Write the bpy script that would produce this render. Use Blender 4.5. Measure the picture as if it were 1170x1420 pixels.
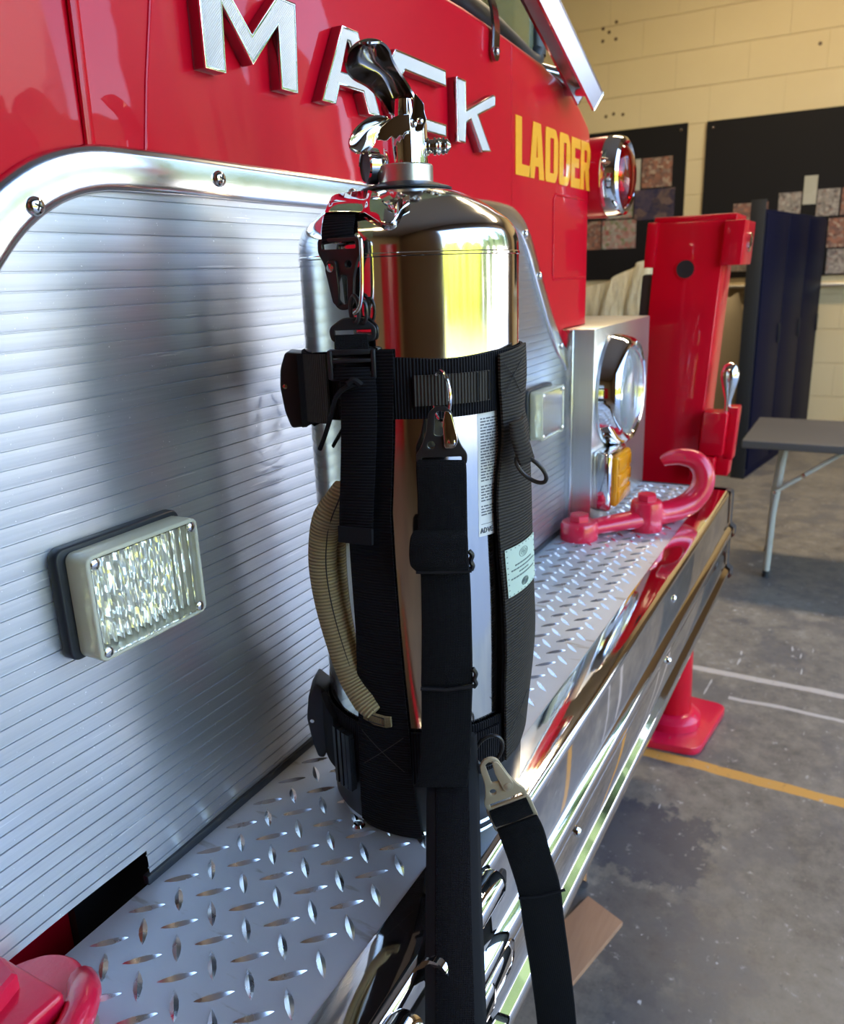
import bpy, bmesh, math, random
from mathutils import Vector, Matrix
random.seed(4)
PI = math.pi
SC = bpy.context.scene
COL = SC.collection
for _o in list(bpy.data.objects):
    bpy.data.objects.remove(_o)
# The geometry below is written with z = 0 on the bumper deck; LIFT puts the deck 0.9 m over the floor.
LIFT = 0.9
FLOOR = -0.9

# ------------------------------------------------------------------ camera, world, lights
cam_d = bpy.data.cameras.new('camera')
cam = bpy.data.objects.new('camera', cam_d)
COL.objects.link(cam)
SC.camera = cam
cam_d.sensor_fit = 'HORIZONTAL'
cam_d.sensor_width = 36.0
cam_d.lens = 36.0 * 1108.85 / 1170.0
cam_d.clip_start = 0.02
cam_d.clip_end = 300
_R = Vector((0.48044212, -0.87635677, -0.03426631))
_U = Vector((0.26537694, 0.10802519, 0.95807392))
_F = Vector((0.83591294, 0.46939256, -0.28446473))
cam.matrix_world = Matrix(((_R.x, _U.x, -_F.x, -0.59576191), (_R.y, _U.y, -_F.y, -0.33828738),
                           (_R.z, _U.z, -_F.z, 0.47849259 + LIFT), (0, 0, 0, 1)))
cam_d.dof.use_dof = True
cam_d.dof.focus_distance = 0.62
cam_d.dof.aperture_fstop = 14.0

world = bpy.data.worlds.new('world')
SC.world = world
world.use_nodes = True
wn = world.node_tree
wn.nodes.clear()
wo = wn.nodes.new('ShaderNodeOutputWorld')
wb = wn.nodes.new('ShaderNodeBackground')
sky = wn.nodes.new('ShaderNodeTexSky')
sky.sky_type = 'NISHITA'
sky.sun_disc = False
sky.sun_elevation = math.radians(48)
sky.sun_rotation = math.radians(20)
sky.air_density = 1.0
sky.dust_density = 0.6
wb.inputs['Strength'].default_value = 0.70
wn.links.new(sky.outputs[0], wb.inputs[0])
wn.links.new(wb.outputs[0], wo.inputs[0])

def sun(name, direction, energy, color):
    d = bpy.data.lights.new(name, 'SUN')
    d.energy = energy
    d.color = color
    d.angle = math.radians(0.6)
    o = bpy.data.objects.new(name, d)
    o.rotation_euler = Vector(direction).to_track_quat('-Z', 'Y').to_euler()
    o.location = (0, 0, 8)
    COL.objects.link(o)
sun('sun', (-0.35, -0.72, -0.95), 6.0, (1.0, 0.93, 0.80))

def lamp(name, loc, rot, size, energy, color):
    d = bpy.data.lights.new(name, 'AREA')
    d.shape = 'RECTANGLE'
    d.size, d.size_y = size
    d.energy = energy
    d.color = color
    o = bpy.data.objects.new(name, d)
    o.location = loc
    o.rotation_euler = rot
    COL.objects.link(o)
    return o
lamp('ceiling_lamp', (4.4, -0.2, 3.5), (0, 0, 0), (0.4, 2.4), 62, (1.0, 0.80, 0.52))
lamp('ceiling_lamp', (-2.4, 1.0, 3.5), (0, 0, 0), (0.4, 1.6), 30, (1.0, 0.78, 0.48))

SC.view_settings.view_transform = 'Standard'
SC.view_settings.look = 'None'
SC.view_settings.gamma = 1.0
SC.view_settings.use_curve_mapping = False
SC.view_settings.exposure = 1.3
SC.cycles.use_denoising = True
SC.cycles.max_bounces = 10
SC.cycles.glossy_bounces = 6
SC.cycles.transmission_bounces = 8
SC.cycles.sample_clamp_indirect = 6.0

# ------------------------------------------------------------------ materials
class NT:
    def __init__(self, name):
        self.m = bpy.data.materials.new(name)
        self.m.use_nodes = True
        self.t = self.m.node_tree
        self.p = self.t.nodes['Principled BSDF']
        self._c = {}
    def new(self, kind):
        return self.t.nodes.new(kind)
    def link(self, a, b):
        self.t.links.new(a, b)
    def coord(self, which='Object'):
        if which not in self._c:
            self._c[which] = self.new('ShaderNodeTexCoord').outputs[which]
        return self._c[which]
    def xyz(self, which='Object'):
        k = which + 'xyz'
        if k not in self._c:
            s = self.new('ShaderNodeSeparateXYZ')
            self.link(self.coord(which), s.inputs[0])
            self._c[k] = s.outputs
        return self._c[k]
    def math(self, op, a, b=None, c=None, clamp=False):
        n = self.new('ShaderNodeMath')
        n.operation = op
        n.use_clamp = clamp
        for i, v in enumerate((a, b, c)):
            if v is None:
                continue
            if isinstance(v, (int, float)):
                n.inputs[i].default_value = v
            else:
                self.link(v, n.inputs[i])
        return n.outputs[0]
    def noise(self, scale, detail=4, rough=0.55, which='Object', stretch=None):
        n = self.new('ShaderNodeTexNoise')
        n.inputs['Scale'].default_value = scale
        n.inputs['Detail'].default_value = detail
        n.inputs['Roughness'].default_value = rough
        src = self.coord(which)
        if stretch:
            mp = self.new('ShaderNodeMapping')
            mp.inputs['Scale'].default_value = stretch
            self.link(src, mp.inputs[0])
            src = mp.outputs[0]
        self.link(src, n.inputs['Vector'])
        return n.outputs[0]
    def smooth(self, v, a, b):
        n = self.new('ShaderNodeMapRange')
        n.interpolation_type = 'SMOOTHSTEP'
        self.link(v, n.inputs[0])
        n.inputs[1].default_value = a
        n.inputs[2].default_value = b
        return n.outputs[0]
    def mix(self, f, a, b):
        n = self.new('ShaderNodeMix')
        n.data_type = 'RGBA'
        for sock, v in ((n.inputs[0], f), (n.inputs[6], a), (n.inputs[7], b)):
            if isinstance(v, (int, float)):
                sock.default_value = v
            elif isinstance(v, tuple):
                sock.default_value = (*v, 1)
            else:
                self.link(v, sock)
        return n.outputs[2]
    def ramp(self, v, stops):
        n = self.new('ShaderNodeValToRGB')
        e = n.color_ramp.elements
        while len(e) < len(stops):
            e.new(0.5)
        for el, (p, c) in zip(e, stops):
            el.position = p
            el.color = (*c, 1)
        self.link(v, n.inputs[0])
        return n.outputs[0]
    def bump(self, h, strength=0.5, dist=0.001):
        n = self.new('ShaderNodeBump')
        n.inputs['Strength'].default_value = strength
        n.inputs['Distance'].default_value = dist
        self.link(h, n.inputs['Height'])
        self.link(n.outputs[0], self.p.inputs['Normal'])
    def set(self, **kw):
        for k, v in kw.items():
            s = self.p.inputs[{'base': 'Base Color', 'metal': 'Metallic', 'rough': 'Roughness', 'coat': 'Coat Weight',
                               'coatr': 'Coat Roughness', 'trans': 'Transmission Weight', 'ior': 'IOR', 'spec': 'Specular IOR Level',
                               'aniso': 'Anisotropic', 'sheen': 'Sheen Weight', 'alpha': 'Alpha'}[k]]
            if isinstance(v, (int, float)):
                s.default_value = v
            elif isinstance(v, tuple):
                s.default_value = (*v, 1)
            else:
                self.link(v, s)
        return self

def simple(name, base, rough=0.5, metal=0.0, **kw):
    n = NT(name)
    n.set(base=base, rough=rough, metal=metal, **kw)
    return n.m

RED = (0.62, 0.0022, 0.010)
def mk_red():
    n = NT('red_paint')
    f = n.noise(6, 3)
    n.set(base=n.mix(f, (0.56, 0.0016, 0.014), (0.61, 0.002, 0.017)), rough=0.30, spec=0.12, coat=0.35, coatr=0.02)
    n.bump(n.noise(2.2, 2), 0.25, 0.004)
    return n.m
M_RED = mk_red()
def mk_redcast():
    n = NT('red_cast_iron')
    w = n.smooth(n.noise(60, 4), 0.70, 0.74)
    n.set(base=n.mix(w, (0.70, 0.008, 0.048), (0.28, 0.16, 0.12)), rough=n.math('MULTIPLY_ADD', w, 0.4, 0.28), coat=0.5)
    n.bump(n.noise(90, 4), 0.3, 0.002)
    return n.m
M_CAST = mk_redcast()
def mk_chrome(name, base, rough, scr=0.0):
    n = NT(name)
    r = n.noise(30, 5)
    n.set(base=base, metal=1.0, rough=n.math('MULTIPLY_ADD', r, rough, rough * 0.5))
    if scr:
        n.bump(n.noise(14, 3), scr, 0.002)
    return n.m
M_CHROME = mk_chrome('chrome', (0.86, 0.86, 0.87), 0.05, 0.08)
M_DKCHROME = mk_chrome('dark_chrome', (0.33, 0.31, 0.30), 0.14)
M_NICKEL = mk_chrome('nickel_plated_brass', (0.66, 0.63, 0.58), 0.10)
M_STEEL = mk_chrome('polished_steel', (0.80, 0.78, 0.74), 0.10, 0.03)
def mk_brushed():
    n = NT('ribbed_aluminium')
    v = n.xyz()[2]
    streak = n.noise(9, 6, which='Object', stretch=(1, 1, 60))
    speck = n.smooth(n.noise(420, 2), 0.72, 0.76)
    blot = n.noise(5, 4)
    col = n.mix(streak, (0.47, 0.49, 0.53), (0.66, 0.67, 0.70))
    scr = n.math('MULTIPLY', n.smooth(n.noise(30, 3, stretch=(0.35, 1, 9)), 0.70, 0.73), 0.6)
    col = n.mix(scr, col, (0.95, 0.95, 0.95))
    n.set(base=n.mix(speck, col, (0.92, 0.93, 0.95)), metal=0.90,
          rough=n.math('MULTIPLY_ADD', blot, 0.20, 0.25), aniso=0.75)
    tg = n.new('ShaderNodeTangent')
    tg.direction_type = 'RADIAL'
    tg.axis = 'Z'
    n.link(tg.outputs[0], n.p.inputs['Tangent'])
    n.p.inputs['Anisotropic Rotation'].default_value = 0.25
    n.bump(n.noise(40, 3, stretch=(0.35, 1, 30)), 0.05, 0.001)
    return n.m
M_RIBBED = mk_brushed()
def mk_alu(name, base, rough, st=(1, 1, 1)):
    n = NT(name)
    s = n.noise(25, 5, stretch=st)
    n.set(base=n.mix(s, tuple(c * 0.85 for c in base), base), metal=1.0, rough=n.math('MULTIPLY_ADD', s, 0.15, rough))
    return n.m
M_TRIM = mk_alu('polished_aluminium', (0.86, 0.86, 0.87), 0.13)
M_HOUSE = mk_alu('brushed_aluminium', (0.76, 0.75, 0.72), 0.24, (6, 6, 0.3))
def mk_deck():
    n = NT('diamond_plate')
    b = n.noise(7, 6)
    sc = n.smooth(n.noise(60, 5, stretch=(1, 0.2, 1)), 0.62, 0.70)
    col = n.mix(b, (0.42, 0.445, 0.49), (0.57, 0.595, 0.64))
    n.set(base=n.mix(sc, col, (0.36, 0.35, 0.34)), metal=0.55, rough=n.math('MULTIPLY_ADD', b, 0.25, 0.38))
    n.bump(n.noise(160, 4), 0.2, 0.001)
    return n.m
M_DECK = mk_deck()
M_TREAD = mk_alu('polished_tread', (0.88, 0.89, 0.92), 0.20)
def mk_web(name, base, period, amp=0.8, diag=False, rough=0.72):
    n = NT(name)
    u = n.xyz('UV')
    a = n.math('MULTIPLY', u[0], 2 * PI / period)
    if diag:
        b = n.math('MULTIPLY', u[1], 2 * PI / period)
        h = n.math('MULTIPLY', n.math('SINE', n.math('ADD', a, b)), n.math('SINE', n.math('SUBTRACT', a, b)))
    else:
        h = n.math('SINE', a)
    h2 = n.math('ADD', h, n.math('MULTIPLY', n.noise(900, 2), 0.6))
    k = n.math('MULTIPLY_ADD', h, 0.5, 0.5)
    n.set(base=n.mix(k, tuple(c * 0.62 for c in base), tuple(c * 1.25 for c in base)), rough=rough, spec=0.16)
    n.bump(h2, amp, 0.0007)
    return n.m
M_WEB = mk_web('black_ribbed_webbing', (0.0049, 0.0046, 0.0071), 0.0024)
M_WEBB = mk_web('brown_black_webbing', (0.050, 0.043, 0.036), 0.0026, 0.9)
M_WEBD = mk_web('black_twill_webbing', (0.0056, 0.0056, 0.0073), 0.0022, 0.9, True)
M_PAD = mk_web('black_mesh_padding', (0.0049, 0.0043, 0.0071), 0.0026, 0.9, True)
M_EDGE = simple('black_binding', (0.006, 0.006, 0.008), 0.75, spec=0.25)
M_TAN = mk_web('tan_webbing', (0.36, 0.29, 0.155), 0.0030, 0.9)
M_TANF = mk_web('tan_flat_webbing', (0.26, 0.20, 0.105), 0.0022, 0.9, True)
M_THREAD = simple('dark_thread', (0.028, 0.025, 0.024), 0.8)
M_BLACKMETAL = simple('black_coated_metal', (0.020, 0.018, 0.018), 0.34, 0.2, spec=0.6)
M_TANMETAL = simple('tan_coated_metal', (0.40, 0.33, 0.22), 0.42, 0.1)
M_RUBBER = simple('black_rubber', (0.016, 0.019, 0.024), 0.42)
M_PLASTIC = simple('black_plastic', (0.010, 0.010, 0.012), 0.38)
M_BLACK = simple('matt_black', (0.008, 0.008, 0.010), 0.6)
M_PAPER = simple('white_paper', (0.82, 0.80, 0.78), 0.45)
M_INK = simple('grey_ink', (0.16, 0.16, 0.18), 0.6)
M_MINT = simple('mint_label', (0.50, 0.60, 0.50), 0.7)
M_INKG = simple('label_ink', (0.14, 0.18, 0.16), 0.7)
M_YELLOW = simple('yellow_decal', (1.0, 0.43, 0.025), 0.3, coat=0.6)
M_BOARD = simple('black_board', (0.007, 0.0055, 0.006), 0.7, spec=0.2)
M_NAVY = simple('navy_metal', (0.0022, 0.0035, 0.020), 0.6, spec=0.15)
M_TABLE = simple('grey_table_plastic', (0.085, 0.082, 0.082), 0.5)
M_LEG = simple('grey_painted_steel', (0.42, 0.42, 0.38), 0.4)
def mk_face():
    n = NT('letter_face')
    a = n.math('SINE', n.math('MULTIPLY', n.xyz()[0], 2 * PI / 0.0022))
    b = n.math('SINE', n.math('MULTIPLY', n.xyz()[2], 2 * PI / 0.0022))
    h = n.math('MULTIPLY', a, b)
    n.set(base=n.mix(n.math('MULTIPLY_ADD', h, 0.5, 0.5), (0.62, 0.62, 0.63), (0.86, 0.86, 0.87)), metal=0.35, rough=0.4)
    n.bump(h, 0.6, 0.0006)
    return n.m
M_FACE = mk_face()
def mk_glass(name, base, rough, trans=1.0):
    n = NT(name)
    n.set(base=base, rough=rough, trans=trans, ior=1.45)
    return n.m
M_LENS = mk_glass('clear_ribbed_plastic', (1.0, 1.0, 0.95), 0.03, 1.0)
M_RIM = mk_glass('cloudy_clear_plastic', (0.93, 0.90, 0.70), 0.12, 0.5)
M_REDLENS = mk_glass('red_lens', (0.50, 0.002, 0.005), 0.04, 0.85)
M_MLREF = simple('dark_red_reflector', (0.16, 0.002, 0.004), 0.25, 0.6)
M_AMBER = mk_glass('amber_lens', (1.0, 0.40, 0.015), 0.12, 0.35)
M_HEADLENS = mk_glass('headlight_glass', (0.95, 0.97, 1.0), 0.02, 0.9)
def mk_shield():
    n = NT('windshield_glass')
    n.set(base=(0.55, 0.60, 0.36), rough=0.02, trans=0.85, ior=1.45)
    return n.m
M_SHIELD = mk_shield()
M_CAB = simple('dark_cab_interior', (0.02, 0.022, 0.02), 0.8)
M_REFL = mk_chrome('lamp_reflector', (0.90, 0.89, 0.86), 0.10)
M_FACET = simple('faceted_reflector', (0.99, 0.96, 0.84), 0.16, 0.55)
def mk_bag():
    n = NT('clear_plastic_sheet')
    n.set(base=(0.78, 0.72, 0.56), rough=0.25, trans=0.35, ior=1.3)
    n.bump(n.noise(7, 4, stretch=(1, 3, 0.6)), 0.8, 0.03)
    return n.m
M_BAG = mk_bag()
def mk_wood():
    n = NT('plywood')
    g = n.noise(12, 5, stretch=(1, 9, 1))
    n.set(base=n.mix(g, (0.34, 0.17, 0.09), (0.46, 0.25, 0.14)), rough=0.65)
    return n.m
M_WOOD = mk_wood()
def mk_photo(name, cols, scale, seed):
    n = NT(name)
    v = n.new('ShaderNodeTexVoronoi')
    v.inputs['Scale'].default_value = scale
    mp = n.new('ShaderNodeMapping')
    mp.inputs['Location'].default_value = (seed, seed * 0.7, seed * 1.3)
    n.link(n.coord(), mp.inputs[0])
    n.link(mp.outputs[0], v.inputs['Vector'])
    s = n.new('ShaderNodeSeparateColor')
    n.link(v.outputs['Color'], s.inputs[0])
    stops = [(i / max(1, len(cols) - 1), c) for i, c in enumerate(cols)]
    n.set(base=n.mix(0.35, n.ramp(s.outputs[0], stops), n.ramp(n.noise(scale * 2.2, 5, 0.7), stops)), rough=0.25)
    return n.m
M_PHOTOS = [
    mk_photo('photo_print_warm', [(0.05, 0.03, 0.03), (0.32, 0.14, 0.09), (0.10, 0.07, 0.07), (0.42, 0.32, 0.24)], 40, 1),
    mk_photo('photo_print_dusk', [(0.015, 0.018, 0.045), (0.03, 0.03, 0.07), (0.16, 0.10, 0.08), (0.02, 0.02, 0.04)], 14, 2),
    mk_photo('photo_print_green', [(0.10, 0.16, 0.05), (0.30, 0.30, 0.26), (0.28, 0.06, 0.05), (0.45, 0.40, 0.34)], 34, 3),
    mk_photo('photo_print_grey', [(0.30, 0.27, 0.25), (0.08, 0.06, 0.06), (0.38, 0.34, 0.30), (0.20, 0.12, 0.10)], 46, 4),
    mk_photo('photo_print_pale', [(0.45, 0.42, 0.34), (0.36, 0.34, 0.28), (0.48, 0.44, 0.38)], 8, 5),
]
def mk_wall(name='cream_block_wall'):
    n = NT(name)
    x, y, z = n.xyz()[0], n.xyz()[1], n.xyz()[2]
    zz = n.math('DIVIDE', n.math('ADD', z, 0.05), 0.27)
    row = n.math('FLOOR', zz)
    fz = n.math('FRACT', zz)
    yy = n.math('ADD', n.math('DIVIDE', n.math('ADD', x, y), 0.55), n.math('MULTIPLY', row, 0.5))
    fy = n.math('FRACT', yy)
    dz = n.math('ABSOLUTE', n.math('SUBTRACT', fz, 0.5))
    dy = n.math('ABSOLUTE', n.math('SUBTRACT', fy, 0.5))
    j1 = n.smooth(dz, 0.475, 0.495)
    j2 = n.math('MULTIPLY', n.smooth(dy, 0.488, 0.498), 0.45)
    j = n.math('MAXIMUM', j1, j2)
    blot = n.noise(1.6, 5)
    col = n.mix(blot, (0.52, 0.40, 0.225), (0.62, 0.50, 0.30))
    col = n.mix(n.math('MULTIPLY', j, n.math('MULTIPLY_ADD', n.noise(3, 3), 0.9, -0.05)), col, (0.30, 0.21, 0.11))
    hole = None
    for hy, hz in ((1.882, 2.28), (1.772, 2.28), (1.882, 2.371), (1.772, 2.404), (1.83, 2.338), (1.837, 1.706), (1.693, 1.706), (1.772, 1.719), (0.233, 2.019)):
        dx = n.math('SUBTRACT', y, hy)
        dd = n.math('SUBTRACT', z, hz)
        r = n.math('SQRT', n.math('ADD', n.math('MULTIPLY', dx, dx), n.math('MULTIPLY', dd, dd)))
        k = n.math('LESS_THAN', r, 0.014)
        hole = k if hole is None else n.math('MAXIMUM', hole, k)
    col = n.mix(hole, col, (0.10, 0.06, 0.03))
    n.set(base=col, rough=0.6)
    n.bump(n.math('SUBTRACT', n.math('MULTIPLY', n.noise(70, 3), 0.25), j), 0.6, 0.006)
    return n.m
M_WALL = mk_wall()
def mk_floor():
    n = NT('stained_concrete')
    x, y = n.xyz()[0], n.xyz()[1]
    w = n.math('MULTIPLY_ADD', n.noise(3.0, 4), 0.05, -0.025)
    big = n.noise(1.5, 6)
    fine = n.noise(16, 10, 0.72)
    mixv = n.math('MULTIPLY_ADD', fine, 0.6, n.math('MULTIPLY', big, 0.4))
    col = n.ramp(mixv, [(0.36, (0.085, 0.080, 0.078)), (0.47, (0.17, 0.152, 0.130)), (0.56, (0.225, 0.200, 0.165)), (0.68, (0.34, 0.315, 0.275))])
    # dark oil stains
    def box(x0, x1, y0, y1, soft):
        a = n.math('ADD', x, n.math('MULTIPLY_ADD', n.noise(14, 7, 0.65), 0.34, -0.17))
        b = n.math('ADD', y, n.math('MULTIPLY_ADD', n.noise(15, 7, 0.65), 0.26, -0.13))
        return n.math('MULTIPLY', n.math('MULTIPLY', n.smooth(a, x0 - soft, x0 + soft), n.math('SUBTRACT', 1.0, n.smooth(a, x1 - soft, x1 + soft))),
                      n.math('MULTIPLY', n.smooth(b, y0 - soft, y0 + soft), n.math('SUBTRACT', 1.0, n.smooth(b, y1 - soft, y1 + soft))))
    st = box(1.0, 1.27, -0.12, 0.5, 0.02)
    col = n.mix(n.math('MULTIPLY', st, 0.9), col, (0.045, 0.050, 0.070))
    st2 = box(0.70, 0.95, -0.12, 0.3, 0.02)
    col = n.mix(n.math('MULTIPLY', st2, 0.55), col, (0.065, 0.065, 0.075))
    st3 = n.smooth(n.noise(3.4, 7, 0.65), 0.50, 0.60)
    col = n.mix(n.math('MULTIPLY', st3, 0.6), col, (0.10, 0.098, 0.105))
    # yellow line, pale saw-cut lines
    def line(cx, half, soft, y1=9.0, slope=0.0):
        d = n.math('ABSOLUTE', n.math('SUBTRACT', n.math('ADD', x, n.math('MULTIPLY_ADD', y, slope, w)), cx))
        l = n.math('SUBTRACT', 1.0, n.smooth(d, half, half + soft))
        return n.math('MULTIPLY', l, n.math('LESS_THAN', y, y1))
    wear = n.smooth(n.noise(22, 6), 0.28, 0.42)
    col = n.mix(n.math('MULTIPLY', line(1.507, 0.019, 0.005), n.math('MULTIPLY_ADD', wear, 0.45, 0.5)), col, (0.60, 0.30, 0.055))
    col = n.mix(n.math('MULTIPLY', line(2.115, 0.012, 0.01), 0.75), col, (0.62, 0.56, 0.50))
    col = n.mix(n.math('MULTIPLY', line(1.95, 0.006, 0.008, -0.05), 0.7), col, (0.62, 0.57, 0.52))
    chips = n.smooth(n.noise(34, 3), 0.735, 0.77)
    spk = n.smooth(n.noise(48, 6, 0.7), 0.40, 0.30)
    col = n.mix(n.math('MULTIPLY', spk, 0.5), col, (0.05, 0.048, 0.05))
    col = n.mix(n.smooth(n.noise(30, 6, 0.7), 0.60, 0.70), col, (0.40, 0.385, 0.36))
    col = n.mix(chips, col, (0.60, 0.59, 0.58))
    scr = n.smooth(n.noise(16, 2, stretch=(0.25, 2.2, 1)), 0.745, 0.76)
    col = n.mix(n.math('MULTIPLY', scr, 0.8), col, (0.58, 0.56, 0.54))
    n.set(base=col, rough=n.math('MULTIPLY_ADD', fine, 0.35, 0.28))
    n.bump(fine, 0.25, 0.003)
    return n.m
M_FLOOR = mk_floor()
M_CEIL = simple('ceiling_white', (0.40, 0.36, 0.30), 0.8)
M_FRONT = simple('dark_brown_wall', (0.12, 0.085, 0.055), 0.7)
M_BACK = simple('tan_wall', (0.36, 0.27, 0.15), 0.7)
def mk_drive():
    n = NT('driveway_asphalt')
    n.set(base=n.mix(n.noise(2, 5), (0.19, 0.205, 0.24), (0.27, 0.28, 0.31)), rough=0.9)
    return n.m
M_DRIVE = mk_drive()
def mk_lawn(name, a, b, s):
    n = NT(name)
    n.set(base=n.mix(n.noise(s, 6), a, b), rough=0.95)
    return n.m
M_DKTREE = mk_lawn('dark_tree_leaves', (0.03, 0.055, 0.02), (0.10, 0.13, 0.04), 2.5)
M_REFLPALE = simple('pale_reflection_surface', (0.78, 0.70, 0.62), 0.9)  # pale surface of the unseen outdoor slabs added for reflections
M_LAWN = mk_lawn('dry_lawn', (0.50, 0.46, 0.07), (0.62, 0.54, 0.16), 1.5)
M_TREE = mk_lawn('tree_leaves', (0.20, 0.27, 0.03), (0.55, 0.52, 0.06), 2.5)

# ------------------------------------------------------------------ mesh helpers
def bm_new():
    return bmesh.new()

def finish(bm, name, mat, smooth=True, angle=35):
    bmesh.ops.recalc_face_normals(bm, faces=bm.faces)
    me = bpy.data.meshes.new(name)
    bm.to_mesh(me)
    bm.free()
    me.materials.append(mat)
    if smooth:
        me.polygons.foreach_set('use_smooth', [True] * len(me.polygons))
        try:
            me.set_sharp_from_angle(angle=math.radians(angle))
        except Exception:
            pass
    return me

def link(name, me, parent=None):
    o = bpy.data.objects.new(name, me)
    COL.objects.link(o)
    if parent is not None:
        o.parent = parent
        if parent.type == 'EMPTY':
            o.location = -parent.location
    return o

def obj(name, bm, mat, parent=None, smooth=True, angle=35):
    return link(name, finish(bm, name, mat, smooth, angle), parent)

def tag(o, label, cat, group=None):
    o['label'] = label
    o['category'] = cat
    if group:
        o['group'] = group
    return o

def thing(name, label, cat, loc=(0, 0, 0), group=None):
    o = bpy.data.objects.new(name, None)
    o.empty_display_size = 0.05
    o.location = loc
    COL.objects.link(o)
    return tag(o, label, cat, group)

def struct(name, bm, mat, parent=None, smooth=False):
    o = obj(name, bm, mat, parent, smooth)
    o['kind'] = 'structure'
    return o

def box(bm, x0, x1, y0, y1, z0, z1, bev=0.0, seg=2, mat=None):
    r = bmesh.ops.create_cube(bm, size=1.0)
    vs = r['verts']
    for v in vs:
        v.co = Vector(((x0 + x1) / 2 + v.co.x * (x1 - x0), (y0 + y1) / 2 + v.co.y * (y1 - y0), (z0 + z1) / 2 + v.co.z * (z1 - z0)))
        if mat is not None:
            v.co = mat @ v.co
    if bev > 0:
        es = list({e for v in vs for e in v.link_edges})
        bmesh.ops.bevel(bm, geom=es, offset=bev, segments=seg, affect='EDGES', profile=0.5)
    return bm

def catmull(pts, n=8):
    pts = [Vector(p) for p in pts]
    out = []
    for i in range(len(pts) - 1):
        p0 = pts[max(0, i - 1)]; p1 = pts[i]; p2 = pts[i + 1]; p3 = pts[min(len(pts) - 1, i + 2)]
        for k in range(n):
            t = k / n
            out.append(0.5 * ((2 * p1) + (p2 - p0) * t + (2 * p0 - 5 * p1 + 4 * p2 - p3) * t * t + (3 * p1 - p0 - 3 * p2 + p3) * t ** 3))
    out.append(pts[-1])
    return out

def tube(bm, pts, r, seg=12, closed=False, ry=None, up=None):
    """round (or oval) bar along points; r may be a list"""
    pts = [Vector(p) for p in pts]
    n = len(pts)
    uv = bm.loops.layers.uv.verify()
    rings = []
    prev = None
    dist = [0.0]
    for i in range(1, n):
        dist.append(dist[-1] + (pts[i] - pts[i - 1]).length)
    for i, p in enumerate(pts):
        if closed:
            t = pts[(i + 1) % n] - pts[i - 1]
        else:
            t = pts[min(n - 1, i + 1)] - pts[max(0, i - 1)]
        t.normalize()
        if prev is None:
            a = Vector(up) if up else (Vector((0, 0, 1)) if abs(t.z) < 0.9 else Vector((1, 0, 0)))
        else:
            a = prev
        u = (a - t * a.dot(t)).normalized()
        prev = u
        w = t.cross(u)
        rr = r[i] if isinstance(r, (list, tuple)) else r
        r2 = rr if ry is None else (ry[i] if isinstance(ry, (list, tuple)) else ry)
        rings.append([bm.verts.new(p + u * (rr * math.cos(2 * PI * k / seg)) + w * (r2 * math.sin(2 * PI * k / seg))) for k in range(seg)])
    m = n if closed else n - 1
    for i in range(m):
        A, B = rings[i], rings[(i + 1) % n]
        for k in range(seg):
            f = bm.faces.new((A[k], A[(k + 1) % seg], B[(k + 1) % seg], B[k]))
            d0, d1 = dist[i], dist[i + 1] if i + 1 < n else dist[i] + 0.002
            for l, q in zip(f.loops, ((d0, k), (d0, k + 1), (d1, k + 1), (d1, k))):
                l[uv].uv = (q[0], q[1] * 0.002)
    if not closed:
        bm.faces.new(rings[0][::-1])
        bm.faces.new(rings[-1])
    return bm

def lathe(bm, prof, seg=64, mat=None, cap=True):
    rings = []
    for r, z in prof:
        if r < 1e-6:
            v = bm.verts.new((0, 0, z)); rings.append([v])
        else:
            rings.append([bm.verts.new((r * math.cos(2 * PI * k / seg), r * math.sin(2 * PI * k / seg), z)) for k in range(seg)])
    new = [v for r in rings for v in r]
    for A, B in zip(rings[:-1], rings[1:]):
        for k in range(seg):
            a = [A[k % len(A)], A[(k + 1) % seg % len(A)]] if len(A) > 1 else [A[0]]
            b = [B[(k + 1) % seg], B[k]] if len(B) > 1 else [B[0]]
            vs = a + b
            if len(vs) >= 3:
                bm.faces.new(vs)
    if cap:
        if len(rings[0]) > 1: bm.faces.new(rings[0][::-1])
        if len(rings[-1]) > 1: bm.faces.new(rings[-1])
    if mat is not None:
        for v in new:
            v.co = mat @ v.co
    return bm

def plate(name, loops, depth, mat4, material, parent=None, bevel=0.0, res=2, smooth=True):
    """flat plate from 2-D outlines (first outline, then holes), thickness along local z, bevelled rim"""
    cu = bpy.data.curves.new(name + '_outline', 'CURVE')
    cu.dimensions = '2D'
    cu.fill_mode = 'BOTH'
    cu.extrude = max(1e-5, depth / 2 - bevel)
    cu.bevel_depth = bevel
    cu.bevel_resolution = res
    cu.offset = -bevel
    for lp in loops:
        s = cu.splines.new('POLY')
        s.points.add(len(lp) - 1)
        for p, q in zip(s.points, lp):
            p.co = (q[0], q[1], 0, 1)
        s.use_cyclic_u = True
    t = bpy.data.objects.new('outline', cu)
    COL.objects.link(t)
    dg = bpy.context.evaluated_depsgraph_get()
    me = bpy.data.meshes.new_from_object(t.evaluated_get(dg))
    bpy.data.objects.remove(t)
    bpy.data.curves.remove(cu)
    me.name = name
    me.transform(mat4)
    bm = bm_new()
    bm.from_mesh(me)
    bpy.data.meshes.remove(me)
    bmesh.ops.remove_doubles(bm, verts=bm.verts, dist=1e-6)
    return obj(name, bm, material, parent, smooth, 30)

def circle2(cx, cy, r, n=20, ry=None):
    return [(cx + r * math.cos(2 * PI * k / n), cy + (ry or r) * math.sin(2 * PI * k / n)) for k in range(n)]

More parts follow.
